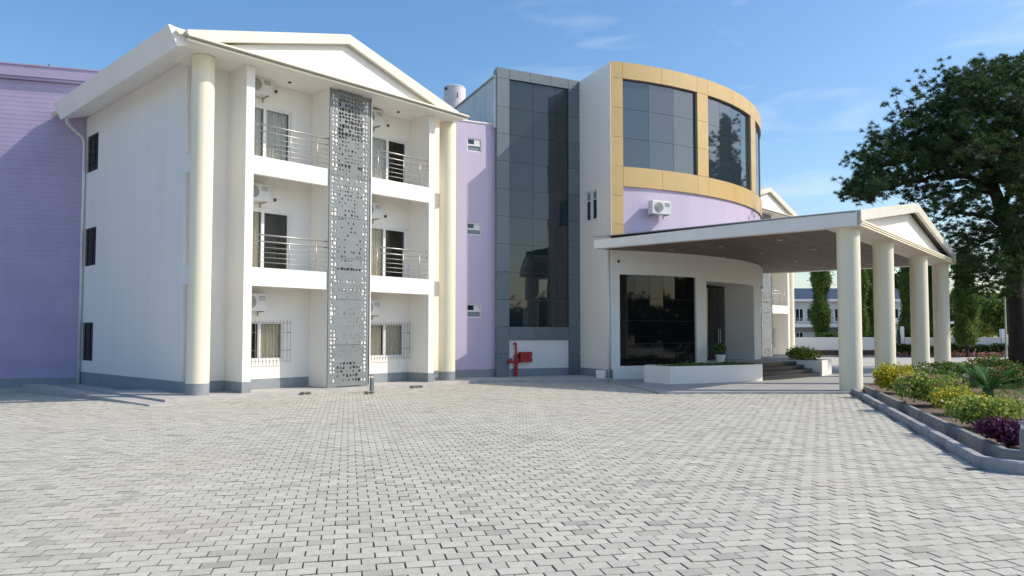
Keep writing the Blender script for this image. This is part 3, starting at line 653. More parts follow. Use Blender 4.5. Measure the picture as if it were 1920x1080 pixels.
def bush(name, label, cat, c, rx, ry, rz, n, size, mm, group=None, up=True, stem=True, asp=.45, flower=None, parent=None):
    g = random.Random(hash((round(c[0], 2), round(c[1], 2), n)) % 99991)
    t = thing(name, label, cat, c, group=group)
    m = MB(); lump = []
    nb = max(3, int(n/220))
    for k in range(nb):
        a = g.uniform(0, 6.28); r = g.uniform(.1, .62)
        cc = (rx*r*math.cos(a), ry*r*math.sin(a), rz*g.uniform(.45, .85)); s = g.uniform(.38, .55)
        lump += blob_pts(cc, rx*s, ry*s, rz*s*.9, n//nb, g)
    lump = [p for p in lump if p[2] > .02]
    add_leaves(m, lump, size, tone=lambda p: g.random()**1.3, asp=asp, g=g); m.make('foliage', M[mm], t, tone=True)
    if flower:
        m = MB(); ps = [p for p in lump if p[2] > rz*.55]; g.shuffle(ps)
        cl = ps[:max(6, len(ps)//55)]; fl = []
        for p in cl: fl += [(p[0]+g.gauss(0, .03), p[1]+g.gauss(0, .03), p[2]+.02+g.gauss(0, .02)) for _ in range(9)]
        add_leaves(m, fl, size*.8, tone=lambda p: g.random(), asp=.5, g=g); m.make('flower', M[flower], t, tone=True)['kind'] = 'stuff'
    if stem:
        for k in range(5):
            a = g.uniform(0, 6.28); m = MB(); m.tube([(0, 0, 0), (rx*.25*math.cos(a), ry*.25*math.sin(a), rz*.4), (rx*.45*math.cos(a+.3), ry*.45*math.sin(a+.3), rz*.75)], [.012, .009, .005], 5); m.make('stem', M['bark'], t)
    return t
def onarc(a, r, z=0): return (C[0]+r*math.sin(R(a)), C[1]-r*math.cos(R(a)), z)
bush('planter_bush', 'rounded yellow green bush in the short white planter by the steps', 'bush', onarc(55.6, 13.95, .58), .95, .75, .48, 2600, .085, 'leafyg')
m = MB(); g_ = random.Random(4); pts = []
for k in range(2600):
    a = g_.uniform(19.2, 34); r = g_.uniform(13.5, 14.65); pts.append(onarc(a, r, .57+abs(g_.gauss(0, .025))+(.06*g_.random() if 23 < a < 27 or a > 31 else 0)))
add_leaves(m, pts, .07, g=g_); tag(m.make('ground_cover', M['leafg'], tone=True), kind='stuff')
# potted plant beside the door
t = thing('potted_plant', 'small round topiary in a white pot beside the entrance door', 'potted plant', onarc(37.3, 12.5, .598))
m = MB(); m.cyl((0, 0), .13, 0, .3, 20, r1=.19); m.make('pot', M['white'], t)
m = MB(); m.tube([(0, 0, .28), (0, 0, .5)], .012, 6); m.make('stem', M['bark'], t)
m = MB(); add_leaves(m, blob_pts((0, 0, .55), .22, .22, .17, 700, g_), .06, g=g_); m.make('foliage', M['leafg'], t, tone=True)

# ================================================================== portico
PB = (9.77, 21.6); PA = 39.5
po = thing('portico', 'white entrance canopy with gabled front on four round columns and brown board ceiling', 'portico', (PB[0], PB[1], 0), rotz(PA))
def pp(name, m, mm, **k): return m.make(name, M[mm], po, **k)
for x in (0, 4.0, 9.42, 13.8):
    m = MB(); m.cyl((x, 0), .315, .0, 4.72, 48); smooth_sides(pp('column', m, 'cream'))
ZB = 4.72; X0, X1, Y0, Y1 = -.6, 14.4, -.48, 8.38; XR = 6.9; ZE, ZR = 5.14, 6.35
m = MB(); m.box(X0+.1, X1-.1, Y0+.08, .5, ZB, ZB+.13); m.box(X0+.12, X0+.3, .5, Y1, ZB, ZB+.1); m.box(X1-.5, X1-.1, .5, Y1, ZB, ZB+.1); pp('beam', m, 'white')
g = random.Random(9); y = .505
while y < Y1-.3:
    m = MB(); m.tone = g.random(); m.box(X0+.305, X1-.505, y, y+.222, ZB+.012, ZB+.04); pp('ceiling_board', m, 'wood', tone=True); y += .228
m = MB(); m.box(X0+.12, X1-.12, .5, Y1, ZB+.045, ZB+.1); pp('deck', m, 'dark')
for x, y in ((1.2, 2.4), (4.6, 2.4), (8.6, 2.4), (12, 2.4), (1.6, 4.6), (4.8, 4.4), (8.6, 4.4), (12, 4.4), (1.4, 6.4), (5, 6.0), (9.5, 6.0)):
    m = MB(); m.cyl((x, y), .085, ZB-.012, ZB+.011, 20); pp('downlight', m, 'lamp')
m = MB(); m.hexa([(X0, Y0, ZB), (X0+.12, Y0, ZB), (X0+.12, Y1, ZB), (X0, Y1, ZB)], [(X0, Y0, ZE), (X0+.12, Y0, ZE), (X0+.12, Y1, ZE-.12), (X0, Y1, ZE-.12)]); pp('fascia', m, 'white')
m = MB(); m.box(X1-.12, X1, Y0, Y1, ZB, ZE-.1); pp('fascia', m, 'white')
m = MB(); m.box(X0+.1, X1-.1, Y1-.1, Y1, ZB, ZE-.15); pp('fascia', m, 'white')
m = MB(); m.uzprism([(X0-.02, ZE+.005), (XR, ZR), (X1+.02, ZE-.06), (X1+.02, ZE-.10), (XR, ZR-.06), (X0-.02, ZE-.03)][::-1], Y0+.1, Y1); pp('roof', m, 'roofgrey')
m = MB(); m.uzprism([(X0, ZB+.17), (X0+.22, ZB+.17), (XR, ZR-.3), (XR, ZR+.03), (X0, ZE+.02)], Y0-.04, Y0+.07); pp('rake_board', m, 'creamroof')
m = MB(); m.uzprism([(X1-.22, ZB+.17), (X1, ZB+.17), (X1, ZE-.05), (XR+.003, ZR+.03), (XR+.003, ZR-.3)], Y0-.04, Y0+.07); pp('rake_board', m, 'creamroof')
m = MB(); m.uzprism([(X0+.3, ZB+.14), (X1-.3, ZB+.14), (XR, ZR-.25)], Y0+.28, Y0+.4); pp('tympanum', m, 'white')
m = MB(); m.box(X0+.11, X1-.11, Y0+.075, Y0+.3, ZB+.131, ZB+.17); pp('ledge', m, 'white')
for k, (z, d, mm) in enumerate(((ZB-.003, .03, 'cream'), (ZB+.04, 0, 'steel'), (ZB+.057, .045, 'cream'), (ZB+.095, .01, 'steel'), (ZB+.112, .06, 'cream'))):
    m = MB(); m.box(X0+.0, X1, Y0-d, Y0+.074, z, z+(.04 if mm == 'cream' else .014)+(.015 if k == 4 else 0)); pp('cornice', m, mm)

# ================================================================== lilac annex at the far left
an = thing('lilac_annex', 'lilac boarded building with pink eave behind the white wing at far left', 'building', (-14.86, 25.80, .05), rotz(74))
m = MB(); m.box(-30, 1.6, .03, .3, -.5, 10.33); m.box(-30, 1.6, .3, 6, 10.2, 10.33); m.make('wall', M['siding'], an)  # unseen left length added to bounce light onto the wing's side wall
z = .13; g = random.Random(2)
while z < 10.3:
    m = MB(); m.tone = g.random(); h = .155; m.hexa([(-30, .004, z), (1.6, .004, z), (1.6, .028, z), (-30, .028, z)], [(-30, .008, min(z+h-.002, 10.32)), (1.6, .008, min(z+h-.002, 10.32)), (1.6, .028, min(z+h-.002, 10.32)), (-30, .028, min(z+h-.002, 10.32))]); m.make('siding_board', M['siding'], an, tone=True); z += h
m = MB(); m.box(-30, 1.6, -.022, .025, -.5, .125); m.make('plinth', M['plinth'], an)
m = MB(); m.box(-30, 2, -.12, .3, 10.34, 10.42); m.make('soffit', M['siding'], an)
m = MB(); m.box(-30, 2, -.17, -.10, 10.43, 10.80); m.make('eave_board', M['siding'], an)
m = MB(); m.hexa([(-30, -.2, 10.80), (2, -.2, 10.80), (2, 4, 11.4), (-30, 4, 11.4)], [(-30, -.2, 10.85), (2, -.2, 10.85), (2, 4, 11.45), (-30, 4, 11.45)]); m.make('roof', M['siding'], an)
m = MB(); m.box(-30, 2, 3.9, 5.5, 0, 10.4); m.make('core', M['siding'], an)
for s in (-1.2, .5):
    m = MB(); m.cyl((s, -.1), .03, 10.85, 10.92, 8); m.make('roof_clip', M['darkframe'], an)
# water tank and the stair core it stands on
t = thing('stair_core', 'pale block hidden behind the lilac wall carrying the water tank', 'building', (-2.9, 38.4, 0))
m = MB(); m.box(-1.2, 1.2, -1, 1, 0, 12.3); m.make('wall', M['white'], t)
t = thing('water_tank', 'pale cylindrical water tank on the roof between wing and glazed tower', 'tank', (pxw(852.5, 200, 38.4)[0], 38.4, 12.3))
zt = pxw(852.5, 164, 38.4)[2]-12.3
m = MB(); m.cyl((0, 0), .575, 0, zt-.08, 40); smooth_sides(m.make('tank_body', M['tank'], t))
m = MB(); m.cyl((0, 0), .59, zt-.08, zt-.02, 40, r1=.54); m.cyl((0, 0), .5, zt-.02, zt+.02, 40, r1=.3); smooth_sides(m.make('lid', M['tank'], t))
m = MB(); m.box(.16, .22, -.60, -.57, zt-.75, zt-.45); m.make('hatch', M['acgrille'], t)
m = MB(); m.box(-.47, -.36, -.53, -.40, zt-.27, zt-.17); m.make('outlet', M['darkframe'], t)

# ================================================================== hydrant, boxes, bollards
hp = thing('fire_riser', 'red fire riser pipe with side valve standing before the white tower panel', 'fire hydrant', (0, 0, 0))
_b = pxw(967.5, 706, 27.9); hx, hy = _b[0], _b[1]; hp.location = (hx, hy, .1); hp.rotation_euler = (0, 0, rotz(64))
def hq(name, pts, r, mm='red', n=12): m = MB(); m.tube(pts, r, n); return m.make(name, M[mm], hp, smooth=False)
hq('pipe', [(0, 0, -.02), (0, 0, .75)], .065); hq('pipe', [(0, 0, .75), (0, 0, 1.18), (-.01, -.01, 1.23), (-.06, -.02, 1.25), (-.10, -.02, 1.2)], .038)
hq('flange', [(0, 0, .26), (0, 0, .30)], .09); hq('flange', [(0, 0, .72), (0, 0, .78)], .085); hq('branch', [(0, 0, .55), (-.2, 0, .55), (-.34, 0, .55)], .045)
hq('flange', [(-.30, 0, .55), (-.34, 0, .55)], .08); hq('handwheel', [(-.2, -.02, .66), (-.2, -.02, .68)], .07); hq('valve', [(-.2, 0, .55), (-.2, 0, .66)], .035)
hq('branch', [(0, 0, .5), (.22, .02, .58), (.3, .05, .6)], .03); hq('flange', [(.02, 0, .82), (.10, 0, .82)], .05)
hc = thing('hose_cabinet', 'dark red fire hose cabinet with emblem on the white tower panel', 'fire cabinet', (0, 0, 0))
_b = pxw(987, 669, 28.05); hc.location = (_b[0], _b[1]-.08, _b[2]-.19); hc.rotation_euler = (0, 0, rotz(64))
m = MB(); m.box(-.25, .25, 0, .2, 0, .37); m.make('case', M['red2'], hc)
m = MB(); m.box(-.235, .235, -.018, -.001, .015, .355); dr = m.make('door', M['red'], hc)
m = MB(); m.box(.19, .21, -.04, -.02, .14, .22); m.make('handle', M['steel'], dr)
m = MB(); m.box(-.06, .0, -.024, -.019, .2, .28); m.box(.01, .08, -.024, -.019, .2, .26); m.box(-.02, .08, -.024, -.019, .1, .17); m.make('emblem', M['leafr'], dr)
t = thing('white_box', 'small white cubic light box at the foot of the side wall', 'box', (*pxw(1127, 710, 26.9)[:2], .1), R(-20))
m = MB(); m.hexa([(-.14, -.12, 0), (.14, -.12, 0), (.14, .12, 0), (-.14, .12, 0)], [(-.165, -.14, .27), (.165, -.14, .27), (.165, .14, .27), (-.165, .14, .27)]); m.make('box_body', M['white'], t)
m = MB(); m.box(-.14, .14, -.12, .12, .271, .285); m.make('lid', M['frame'], t)
t = thing('floodlight', 'small black floodlight on the ground beside the right column of the near wing', 'floodlight', (*wt(8.05, -.1), .09), WR)
m = MB(); m.box(-.13, .13, 0, .1, .08, .27); m.make('housing', M['darkframe'], t); m = MB(); m.box(-.11, .11, -.012, -.001, .1, .25); m.make('lens', M['joint'], t)
for x in (-.15, .135): m = MB(); m.box(x, x+.012, .02, .06, 0, .2); m.make('bracket', M['darkframe'], t)
def bollard(lab, loc, h, w, rz=0):
    t = thing('bollard_light', lab, 'bollard light', loc, rz)
    m = MB(); m.box(-w/2-.02, w/2+.02, -w/2-.02, w/2+.02, 0, .02); m.make('base_plate', M['darkframe'], t)
    m = MB(); m.box(-w/2, w/2, -w/2, w/2, .021, h-.10); o = m.make('post', M['greyclad'], t, tone=True)
    m = MB(); m.box(-w/2+.012, w/2-.012, -w/2+.012, w/2-.012, h-.099, h-.04); m.make('diffuser', M['plastic'], t)
    m = MB(); m.box(-w/2-.005, w/2+.005, -w/2-.005, w/2+.005, h-.039, h); m.make('cap', M['joint'], t)
b1 = pxw(697, 731, 21.5); bollard('short dark bollard light in front of the grey perforated screen', (b1[0], b1[1], 0), .52, .09, WR)
bollard('dark grey bollard light at the planting bed corner by the purple plants', (6.40, 9.28, .08), .50, .17, 0)
def drain(lab, px, py, Y, w):
    p = pxw(px, py, Y); t = thing('drain_box', lab, 'drain cover', (p[0], p[1], .01), WR)  # grated drain box, holds no lamp
    m = MB(); m.box(-w/2, w/2, -.09, .09, -.01, .07); m.make('casing', M['acgrille'], t); m = MB(); 
    for k in range(5): m.box(-w/2+.03+k*(w-.06)/5, -w/2+.03+(k+.7)*(w-.06)/5, -.096, -.091, .015, .055)
    m.make('grating', M['darkframe'], t)
_g = lambda py: 1400*1.6/(py-628)
drain('small dark grating box on the paving left of the bollard light', 692, 735, _g(735), .2); drain('dark grating box on the paving before the right bay', 781, 724.5, _g(724), .38); drain('brownish grating box on the paving before the left bay', 574, 736, _g(736), .22)

# ================================================================== kerbs and garden bed
def polyline(pts, step):
    out = [pts[0]]; 
    for a, b in zip(pts, pts[1:]):
        n = max(1, round(math.dist(a, b)/step))
        out += [(a[0]+(b[0]-a[0])*k/n, a[1]+(b[1]-a[1])*k/n) for k in range(1, n+1)]
    return out
def kerb(name, pts, w, h, mm, step=.55):
    k = thing(name, None, None, kind='structure'); g = random.Random(8)
    n_ = 4; q = polyline(pts, step/n_)
    N_ = []
    for i in range(len(q)):
        a = q[max(i-1, 0)]; b = q[min(i+1, len(q)-1)]; d = (b[0]-a[0], b[1]-a[1]); l = math.hypot(*d); N_.append((-d[1]/l, d[0]/l))
    for i in range(0, len(q)-1, n_):
        P_ = list(q[i:i+n_+1]); M_ = N_[i:i+n_+1]
        if len(P_) < 2: continue
        for k0, k1 in ((0, 1), (-1, -2)):      # narrow joint between stones
            l = math.dist(P_[k0], P_[k1]); P_[k0] = (P_[k0][0]+(P_[k1][0]-P_[k0][0])*.002/l, P_[k0][1]+(P_[k1][1]-P_[k0][1])*.002/l)
        z = g.uniform(-.0015, .002); c = .02
        off = lambda t: [(p[0]+n[0]*t, p[1]+n[1]*t) for p, n in zip(P_, M_)]
        rows = [(off(0), -.03), (off(0), h-.022+z), (off(c), h+z), (off(w), h+z), (off(w), -.03)]
        m = MB(); m.tone = g.random(); m_ = len(P_)
        for (a, za), (b, zb) in zip(rows, rows[1:]):
            for e in range(m_-1): m.face([(*a[e], za), (*a[e+1], za), (*b[e+1], zb), (*b[e], zb)])
        for e in (0, m_-1): m.face([(*rr_[e], zz_) for rr_, zz_ in rows])
        m.make('kerb_stone', M[mm], k, tone=True)
cpts = [(5.86+.55-.55*math.cos(R(t)), 9.5-.55*math.sin(R(t))) for t in (0, 18, 36, 54, 72, 90)]
outer = [(10.02, 22.45)]+[(5.86, 9.55)]+cpts[1:]+[(14, 8.75), (26, 8.3)]
kerb('kerb', outer, .12, .125, 'kerb')
inner = [(10.55, 22.9), (6.33, 9.75), (6.45, 9.5), (6.8, 9.36), (26, 8.9)]
kerb('bed_edging', inner, .10, .18, 'kerb2', .42)
bed = [(6.5, 9.7), (7, 9.45), (26, 9.0), (30, 30), (24.5, 38.0), (10.75, 23.1)]
m = MB(); m.prism(bed, -.05, .12); m.make('soil', M['soil'], kind='structure')
g = random.Random(21); m = MB(); pts = []
def inbed(x, y):
    c = False
    for (x0, y0), (x1, y1) in zip(bed, bed[1:]+bed[:1]):
        if (y0 > y) != (y1 > y) and x < (x1-x0)*(y-y0)/(y1-y0)+x0: c = not c
    return c
while len(pts) < 26000:
    x = g.uniform(6.5, 26); y = g.uniform(9.3, 30)
    if not inbed(x, y): continue
    q = noise.noise(Vector((x*.55, y*.45, 0)))
    if q > -.05 and x-kx(y) > 1.0: pts.append((x, y, .115))
def blades(m, pts, h, g):
    for p in pts:
        a = g.uniform(0, 6.28); l = h*g.uniform(.5, 1.3); w = .008; dx, dy = math.cos(a)*l*.6, math.sin(a)*l*.6; m.tone = g.random()
        m.face([(p[0]-w*math.sin(a), p[1]+w*math.cos(a), p[2]), (p[0]+w*math.sin(a), p[1]-w*math.cos(a), p[2]), (p[0]+dx, p[1]+dy, p[2]+l)])
blades(m, pts, .10, g); tag(m.make('grass', M['grass'], tone=True), kind='stuff')
def bp(px, py, z=.12): 
    s = .5
    for Y in np.arange(8, 60, .05):
        if pxw(px, py, Y)[2] < z: break
        s = Y
    p = pxw(px, py, s); return (p[0], p[1], z)
GS = 'shrubs in the garden bed'
bush('flowering_shrub', 'yellow flowered low shrub next to the second portico column', 'shrub', bp(1683, 738), .62, .6, .62, 3600, .07, 'leafy', GS)
bush('flowering_shrub', 'yellow green shrub with pinkish tips behind the kerb, second from the portico', 'shrub', bp(1752, 762), .85, .7, .58, 4200, .07, 'leafyg', GS, flower='leafpk')
bush('flowering_shrub', 'bright yellow shrub between the two lime green shrubs along the kerb', 'shrub', bp(1800, 778), .55, .5, .42, 2400, .06, 'leafy', GS)
bush('flowering_shrub', 'large lime green shrub just behind the purple plants', 'shrub', bp(1860, 805), .72, .6, .45, 3800, .055, 'leafyg', GS, flower='leafy')
bush('purple_plant', 'dark purple leaved plant at the bed corner', 'plant', bp(1890, 838), .45, .4, .30, 2600, .05, 'leafp')
bush('green_shrub', 'dark green shrub in front of the third portico column', 'shrub', bp(1735, 722), 1.15, .9, .44, 4600, .085, 'leafg', 'dark green shrubs by the columns', flower='leafw')
bush('green_shrub', 'dark green shrub in front of the fourth portico column', 'shrub', bp(1792, 710), 1.4, .9, .46, 4800, .09, 'leafg', 'dark green shrubs by the columns', flower='leafw')
bush('ixora_shrub', 'shrub with coral red flower heads behind the cycad', 'shrub', bp(1888, 726), 1.0, .8, .50, 4200, .08, 'leafg', GS, flower='leafr')
bush('ixora_shrub', 'pink flowered bush near the pine trunk base', 'shrub', bp(1862, 704), 1.2, .9, .58, 3800, .09, 'leafg', GS, flower='leafpk')
bush('white_flower_shrub', 'small white flowered plant between the green shrubs and cycad', 'shrub', bp(1822, 722), .5, .45, .36, 1500, .08, 'leafw', GS)
bush('reddish_ground_plant', 'low reddish plant between the yellow shrubs and cycad', 'plant', bp(1812, 748), .5, .4, .16, 700, .05, 'leafr', None)
# cycad
cb = bp(1853, 752); t = thing('cycad', 'green cycad with arching narrow fronds in the garden bed', 'plant', cb); g = random.Random(31)
m = MB(); m.cyl((0, 0), .13, 0, .28, 12, r1=.1); m.make('trunk', M['bark'], t)
for k in range(38):
    a = 2*math.pi*k/38+g.uniform(-.1, .1); el = g.uniform(.25, 1.25); L = g.uniform(.75, 1.0); pts = []
    for s in range(9):
        q = s/8; e = el-q*.75; pts.append((pts[-1][0]+L/8*math.cos(e), pts[-1][1]+L/8*math.sin(e)) if pts else (.04, .26))
    m = MB(); m.tone = g.random(); P3 = [Vector((r*math.cos(a), r*math.sin(a), z)) for r, z in pts]
    m.tube(P3, [.008]*8+[.003], 4); side = Vector((-math.sin(a), math.cos(a), 0))
    for s in range(1, 8):
        for j in range(3):
            p = P3[s].lerp(P3[s+1], j/3); d = (P3[s+1]-P3[s]).normalized(); w = .17*math.sin(math.pi*(s+j/3+.6)/9.4)
            for sg in (-1, 1):
                q = p+side*sg*w+d*w*.55+Vector((0, 0, .02)); e = d*.011
                m.face([tuple(p-e), tuple(q), tuple(p+e)])
    m.make('frond', M['cycad'], t, tone=True)

# ================================================================== trees
def needle_tuft(mb, p, s, g, n=12):
    px, py, pz = p; t0 = g.random()*.6
    for _ in range(n):
        z = g.uniform(-.55, 1); a = g.uniform(0, 6.283); c = math.sqrt(max(0, 1-z*z)); l = s*g.uniform(.82, 1.08)
        dx, dy, dz = c*math.cos(a)*l, c*math.sin(a)*l, z*l; b = g.uniform(0, 3.14); w = .0125
        ux, uy, uz = -math.sin(a)*math.cos(b)*w-math.cos(a)*z*math.sin(b)*w, math.cos(a)*math.cos(b)*w-math.sin(a)*z*math.sin(b)*w, c*math.sin(b)*w
        qx, qy, qz = px+dx*.12, py+dy*.12, pz+dz*.12; i = len(mb.v)
        mb.v += [(qx-ux, qy-uy, qz-uz), (qx+ux, qy+uy, qz+uz), (px+dx, py+dy, pz+dz)]
        mb.f.append((i, i+1, i+2)); mb.m.append(0); mb.t.append(t0+g.random()*.4)
YP = 34.
def pine():
    g = random.Random(77)
    base = pxw(1912, 690, YP); base = (base[0], YP, 0)
    t = thing('pine_tree', 'large spreading pine with leaning dark trunk at the right edge', 'tree', base)
    def q(px, py, dy=0): p = pxw(px, py, YP+dy); return Vector((p[0]-base[0], p[1]-base[1], p[2]))
    trunk = [Vector((0, 0, -.1)), q(1910, 640), q(1906, 560), q(1900, 480, .2), q(1885, 410, .3), q(1862, 350, .3), q(1850, 300, .2), q(1842, 240, 0), q(1850, 190, 0), q(1862, 155, .2)]
    m = MB(); m.tube(trunk, [.44, .40, .36, .33, .29, .24, .20, .15, .10, .05], 12); m.make('trunk', M['bark'], t, smooth=True)
    limbs = [([q(1892, 430), q(1850, 408, -1), q(1800, 400, -1.8), q(1750, 412, -2.4)], .16),
             ([q(1868, 360), q(1810, 330, -.6), q(1740, 335, -1), q(1675, 350, -1.5), q(1612, 364, -2)], .17),
             ([q(1868, 365), q(1815, 352, .8), q(1760, 362, 1.5), q(1700, 385, 2)], .12),
             ([q(1855, 320), q(1800, 290, .5), q(1730, 285, 1), q(1675, 308, 1.5), q(1625, 316, 2)], .14),
             ([q(1850, 290), q(1800, 255, -.5), q(1745, 225, -1), q(1690, 218, -1.4)], .12),
             ([q(1846, 250), q(1815, 215, .5), q(1780, 180, 1), q(1775, 155, 1.2)], .09),
             ([q(1843, 225), q(1870, 180, .8), q(1895, 150, 1.2), q(1915, 130, 1.5)], .09),
             ([q(1850, 300), q(1890, 270, .5), q(1930, 250, 1), q(1980, 250, 1.5)], .13),
             ([q(1875, 390), q(1910, 350, -.8), q(1950, 330, -1.4), q(2010, 330, -2)], .15),
             ([q(1898, 460), q(1940, 430, .5), q(1990, 420, 1)], .12),
             ([q(1895, 440), q(1868, 440, 1), q(1830, 460, 1.6), q(1800, 490, 2)], .09),
             ([q(1900, 490), q(1880, 500, -.8), q(1850, 525, -1.4), q(1830, 548, -1.6)], .07),
             ([q(1848, 200), q(1880, 215, -1.5), q(1925, 210, -3)], .09), ([q(1852, 310), q(1845, 290, -2.5), q(1820, 280, -4.5)], .12), ([q(1852, 320), q(1880, 300, 2.5), q(1870, 280, 4.5)], .12)]
    needles = []
    tw = MB()
    for pts, r in limbs:
        # resample
        P = []
        for a, b in zip(pts, pts[1:]): P += [a.lerp(b, k/4)+Vector((g.gauss(0, .05), g.gauss(0, .05), g.gauss(0, .05))) for k in range(4)]
        P.append(pts[-1]); n = len(P)
        m = MB(); m.tube(P, [r*(1-.85*k/(n-1)) for k in range(n)], 7); m.make('limb', M['bark'], t, smooth=True)
        for k in range(2, n):
            for _ in range(4 if k > n*.4 else 2):
                L = g.uniform(.5, 1.7)*(1.1-.4*k/n)
                d = Vector((g.gauss(0, 1), g.gauss(0, 1), g.gauss(.35, .45))).normalized()
                if (P[-1]-P[0]).x < 0: d.x -= .25
                e = P[k]+d*L+Vector((0, 0, .15*L)); mid = P[k].lerp(e, .5)+Vector((0, 0, -.08*L)); tw.tube([P[k], mid, e], [.016, .010, .004], 4)
                needles.append((e, 1))
                for s in (.45, .6, .75, .9):
                    for _ in range(1):
                        f = mid.lerp(e, (s-.5)*2) if s > .5 else P[k].lerp(mid, s*2)
                        h = f+Vector((g.gauss(0, .28), g.gauss(0, .28), g.gauss(.12, .2))); tw.tube([f, h], [.008, .004], 3); needles.append((h, .8))
    # crown mass clumps
    for cx, cy, rr, k in ((1636, 350, 34, 30), (1608, 362, 16, 18), (1655, 330, 40, 26), (1622, 298, 22, 9), (1665, 262, 30, 12), (1706, 246, 34, 18), (1708, 294, 38, 26), (1752, 262, 46, 36), (1748, 290, 36, 30), (1790, 215, 50, 44), (1806, 162, 28, 14), (1850, 150, 44, 32), (1905, 140, 40, 30), (1850, 215, 60, 60), (1910, 210, 55, 50), (1800, 290, 50, 50), (1860, 290, 55, 50), (1920, 290, 60, 50), (1975, 220, 60, 40), (2000, 310, 60, 40), (1930, 370, 45, 40), (1980, 400, 50, 34), (1915, 330, 40, 24), (1875, 330, 34, 16), (1925, 430, 30, 18), (1915, 490, 26, 16), (1885, 470, 24, 12), (1825, 345, 30, 7), (1900, 420, 40, 18), (1810, 378, 26, 4), (1785, 428, 22, 6), (1935, 460, 34, 20), (1830, 450, 32, 12), (1845, 500, 28, 13), (1870, 540, 26, 8), (1900, 520, 20, 8)):
        for _ in range(k):
            a = g.uniform(0, 6.28); r = rr*math.sqrt(g.random()); dy = g.gauss(0, 1.9); c = q(cx+r*math.cos(a), cy+r*.8*math.sin(a), max(-4.2, min(4.2, dy)))
            if noise.noise(c*1.05) < -.2: continue
            for _ in range(9):
                h = c+Vector((g.gauss(0, .25), g.gauss(0, .25), g.gauss(0, .13))); needles.append((h, 1)); 
            tw.tube([c+Vector((g.uniform(.2, .7), g.gauss(0, .2), -.3)), c], [.014, .006], 3)
    tw.make('twigs', M['bark'], t)['kind'] = 'stuff'
    m = MB()
    for p, s in needles: needle_tuft(m, p, .225*s, g, 50)
    o = m.make('crown', M['pine'], t, tone=True); o['kind'] = 'stuff'
pine()
def mast_tree(px, Y, w, top, label, seed):
    w *= .68
    g = random.Random(seed); X = (px-960)/1400*Y; t = thing('mast_tree', label, 'tree', (X, Y, 0), group='drooping mast trees')
    m = MB(); m.tube([(0, 0, 0), (.05, 0, 2), (0, 0, top*.6), (0, 0, top-.3)], [.13, .11, .08, .03], 8); m.make('trunk', M['bark'], t)
    m = MB(); pts = []
    n = int(2500*top*w)
    for k in range(n):
        z = g.uniform(1.0, top); a = g.uniform(0, 6.28)
        lob = 1+.28*math.sin(z*2.1+seed)+.2*math.sin(a*3+z*1.3+seed)
        tp = min(1, (top-z)/1.2+.25)*(.55+.45*min(1, (z-.6)/1.6))
        r = w*.5*lob*tp*(g.random()**.45)*(1.25 if g.random() < .12 else 1); pts.append((r*math.cos(a), r*math.sin(a), z))
    add_leaves(m, pts, .19, droop=.8, asp=.18, g=g, tone=lambda p: min(1, max(0, .45*g.random()+.5*(noise.noise(Vector((p.x*1.7+seed, p.y*1.7, p.z*1.1)))+.5)))); m.make('crown', M['mast'], t, tone=True)
mast_tree(1539, 60, 1.75, 8.6, 'slender drooping tree seen between the right wing and the first portico column', 1)
mast_tree(1612, 60, 1.5, 8.8, 'slender drooping tree just right of the first portico column', 2)
mast_tree(1633, 66, 1.3, 8.2, 'fainter slender tree beside the second portico column', 6)
mast_tree(1703, 58, 1.5, 8.9, 'slender drooping tree just left of the third portico column', 3)
mast_tree(1749, 58, 1.5, 8.7, 'slender drooping tree between the third and fourth portico columns', 4)
mast_tree(1812, 55, 2.05, 8.0, 'broad drooping tree right of the fourth portico column', 5)
def tree(px, Y, w, h, label, seed, mm='leafd', n=5000, sz=.42, trunk=True, name='broadleaf_tree', group='background trees'):
    g = random.Random(seed); X = (px-960)/1400*Y; t = thing(name, label, 'tree', (X, Y, 0), group=group)
    m = MB(); m.tube([(0, 0, 0), (.1, 0, h*.3), (0, 0, h*.7)], [.22, .18, .08], 8); m.make('trunk', M['bark'], t)
    m = MB(); pts = []
    for k in range(9):
        c = (g.uniform(-.32, .32)*w, g.uniform(-.3, .3)*w, h*g.uniform(.45, .82)); pts += blob_pts(c, w*.26, w*.26, h*.18, n//9, g, .3)
    add_leaves(m, pts, sz, g=g); m.make('crown', M[mm], t, tone=True)
tree(1680, 84, 5.5, 9.2, 'round dark tree rising behind the second and third columns', 11)
tree(1770, 88, 7, 7.2, 'dark tree low behind the third and fourth columns', 12, 'leafg')
tree(1850, 80, 6, 6.2, 'dark tree behind the yellow green bush at right', 13, 'leafd')
tree(1900, 90, 8, 8, 'pale green tree behind the pine trunk', 14, 'leafg')
tree(1975, 80, 8, 8, 'tall green tree at the right edge behind the pine', 17, 'leafg')
tree(1835, 64, 4.2, 3.3, 'bright yellow green bushy tree behind the white boundary wall', 15, 'leafyg', 6000, .3)
tree(1872, 62, 3, 5.2, 'thin green tree beside the lamp post', 16, 'mast', 3000, .3)
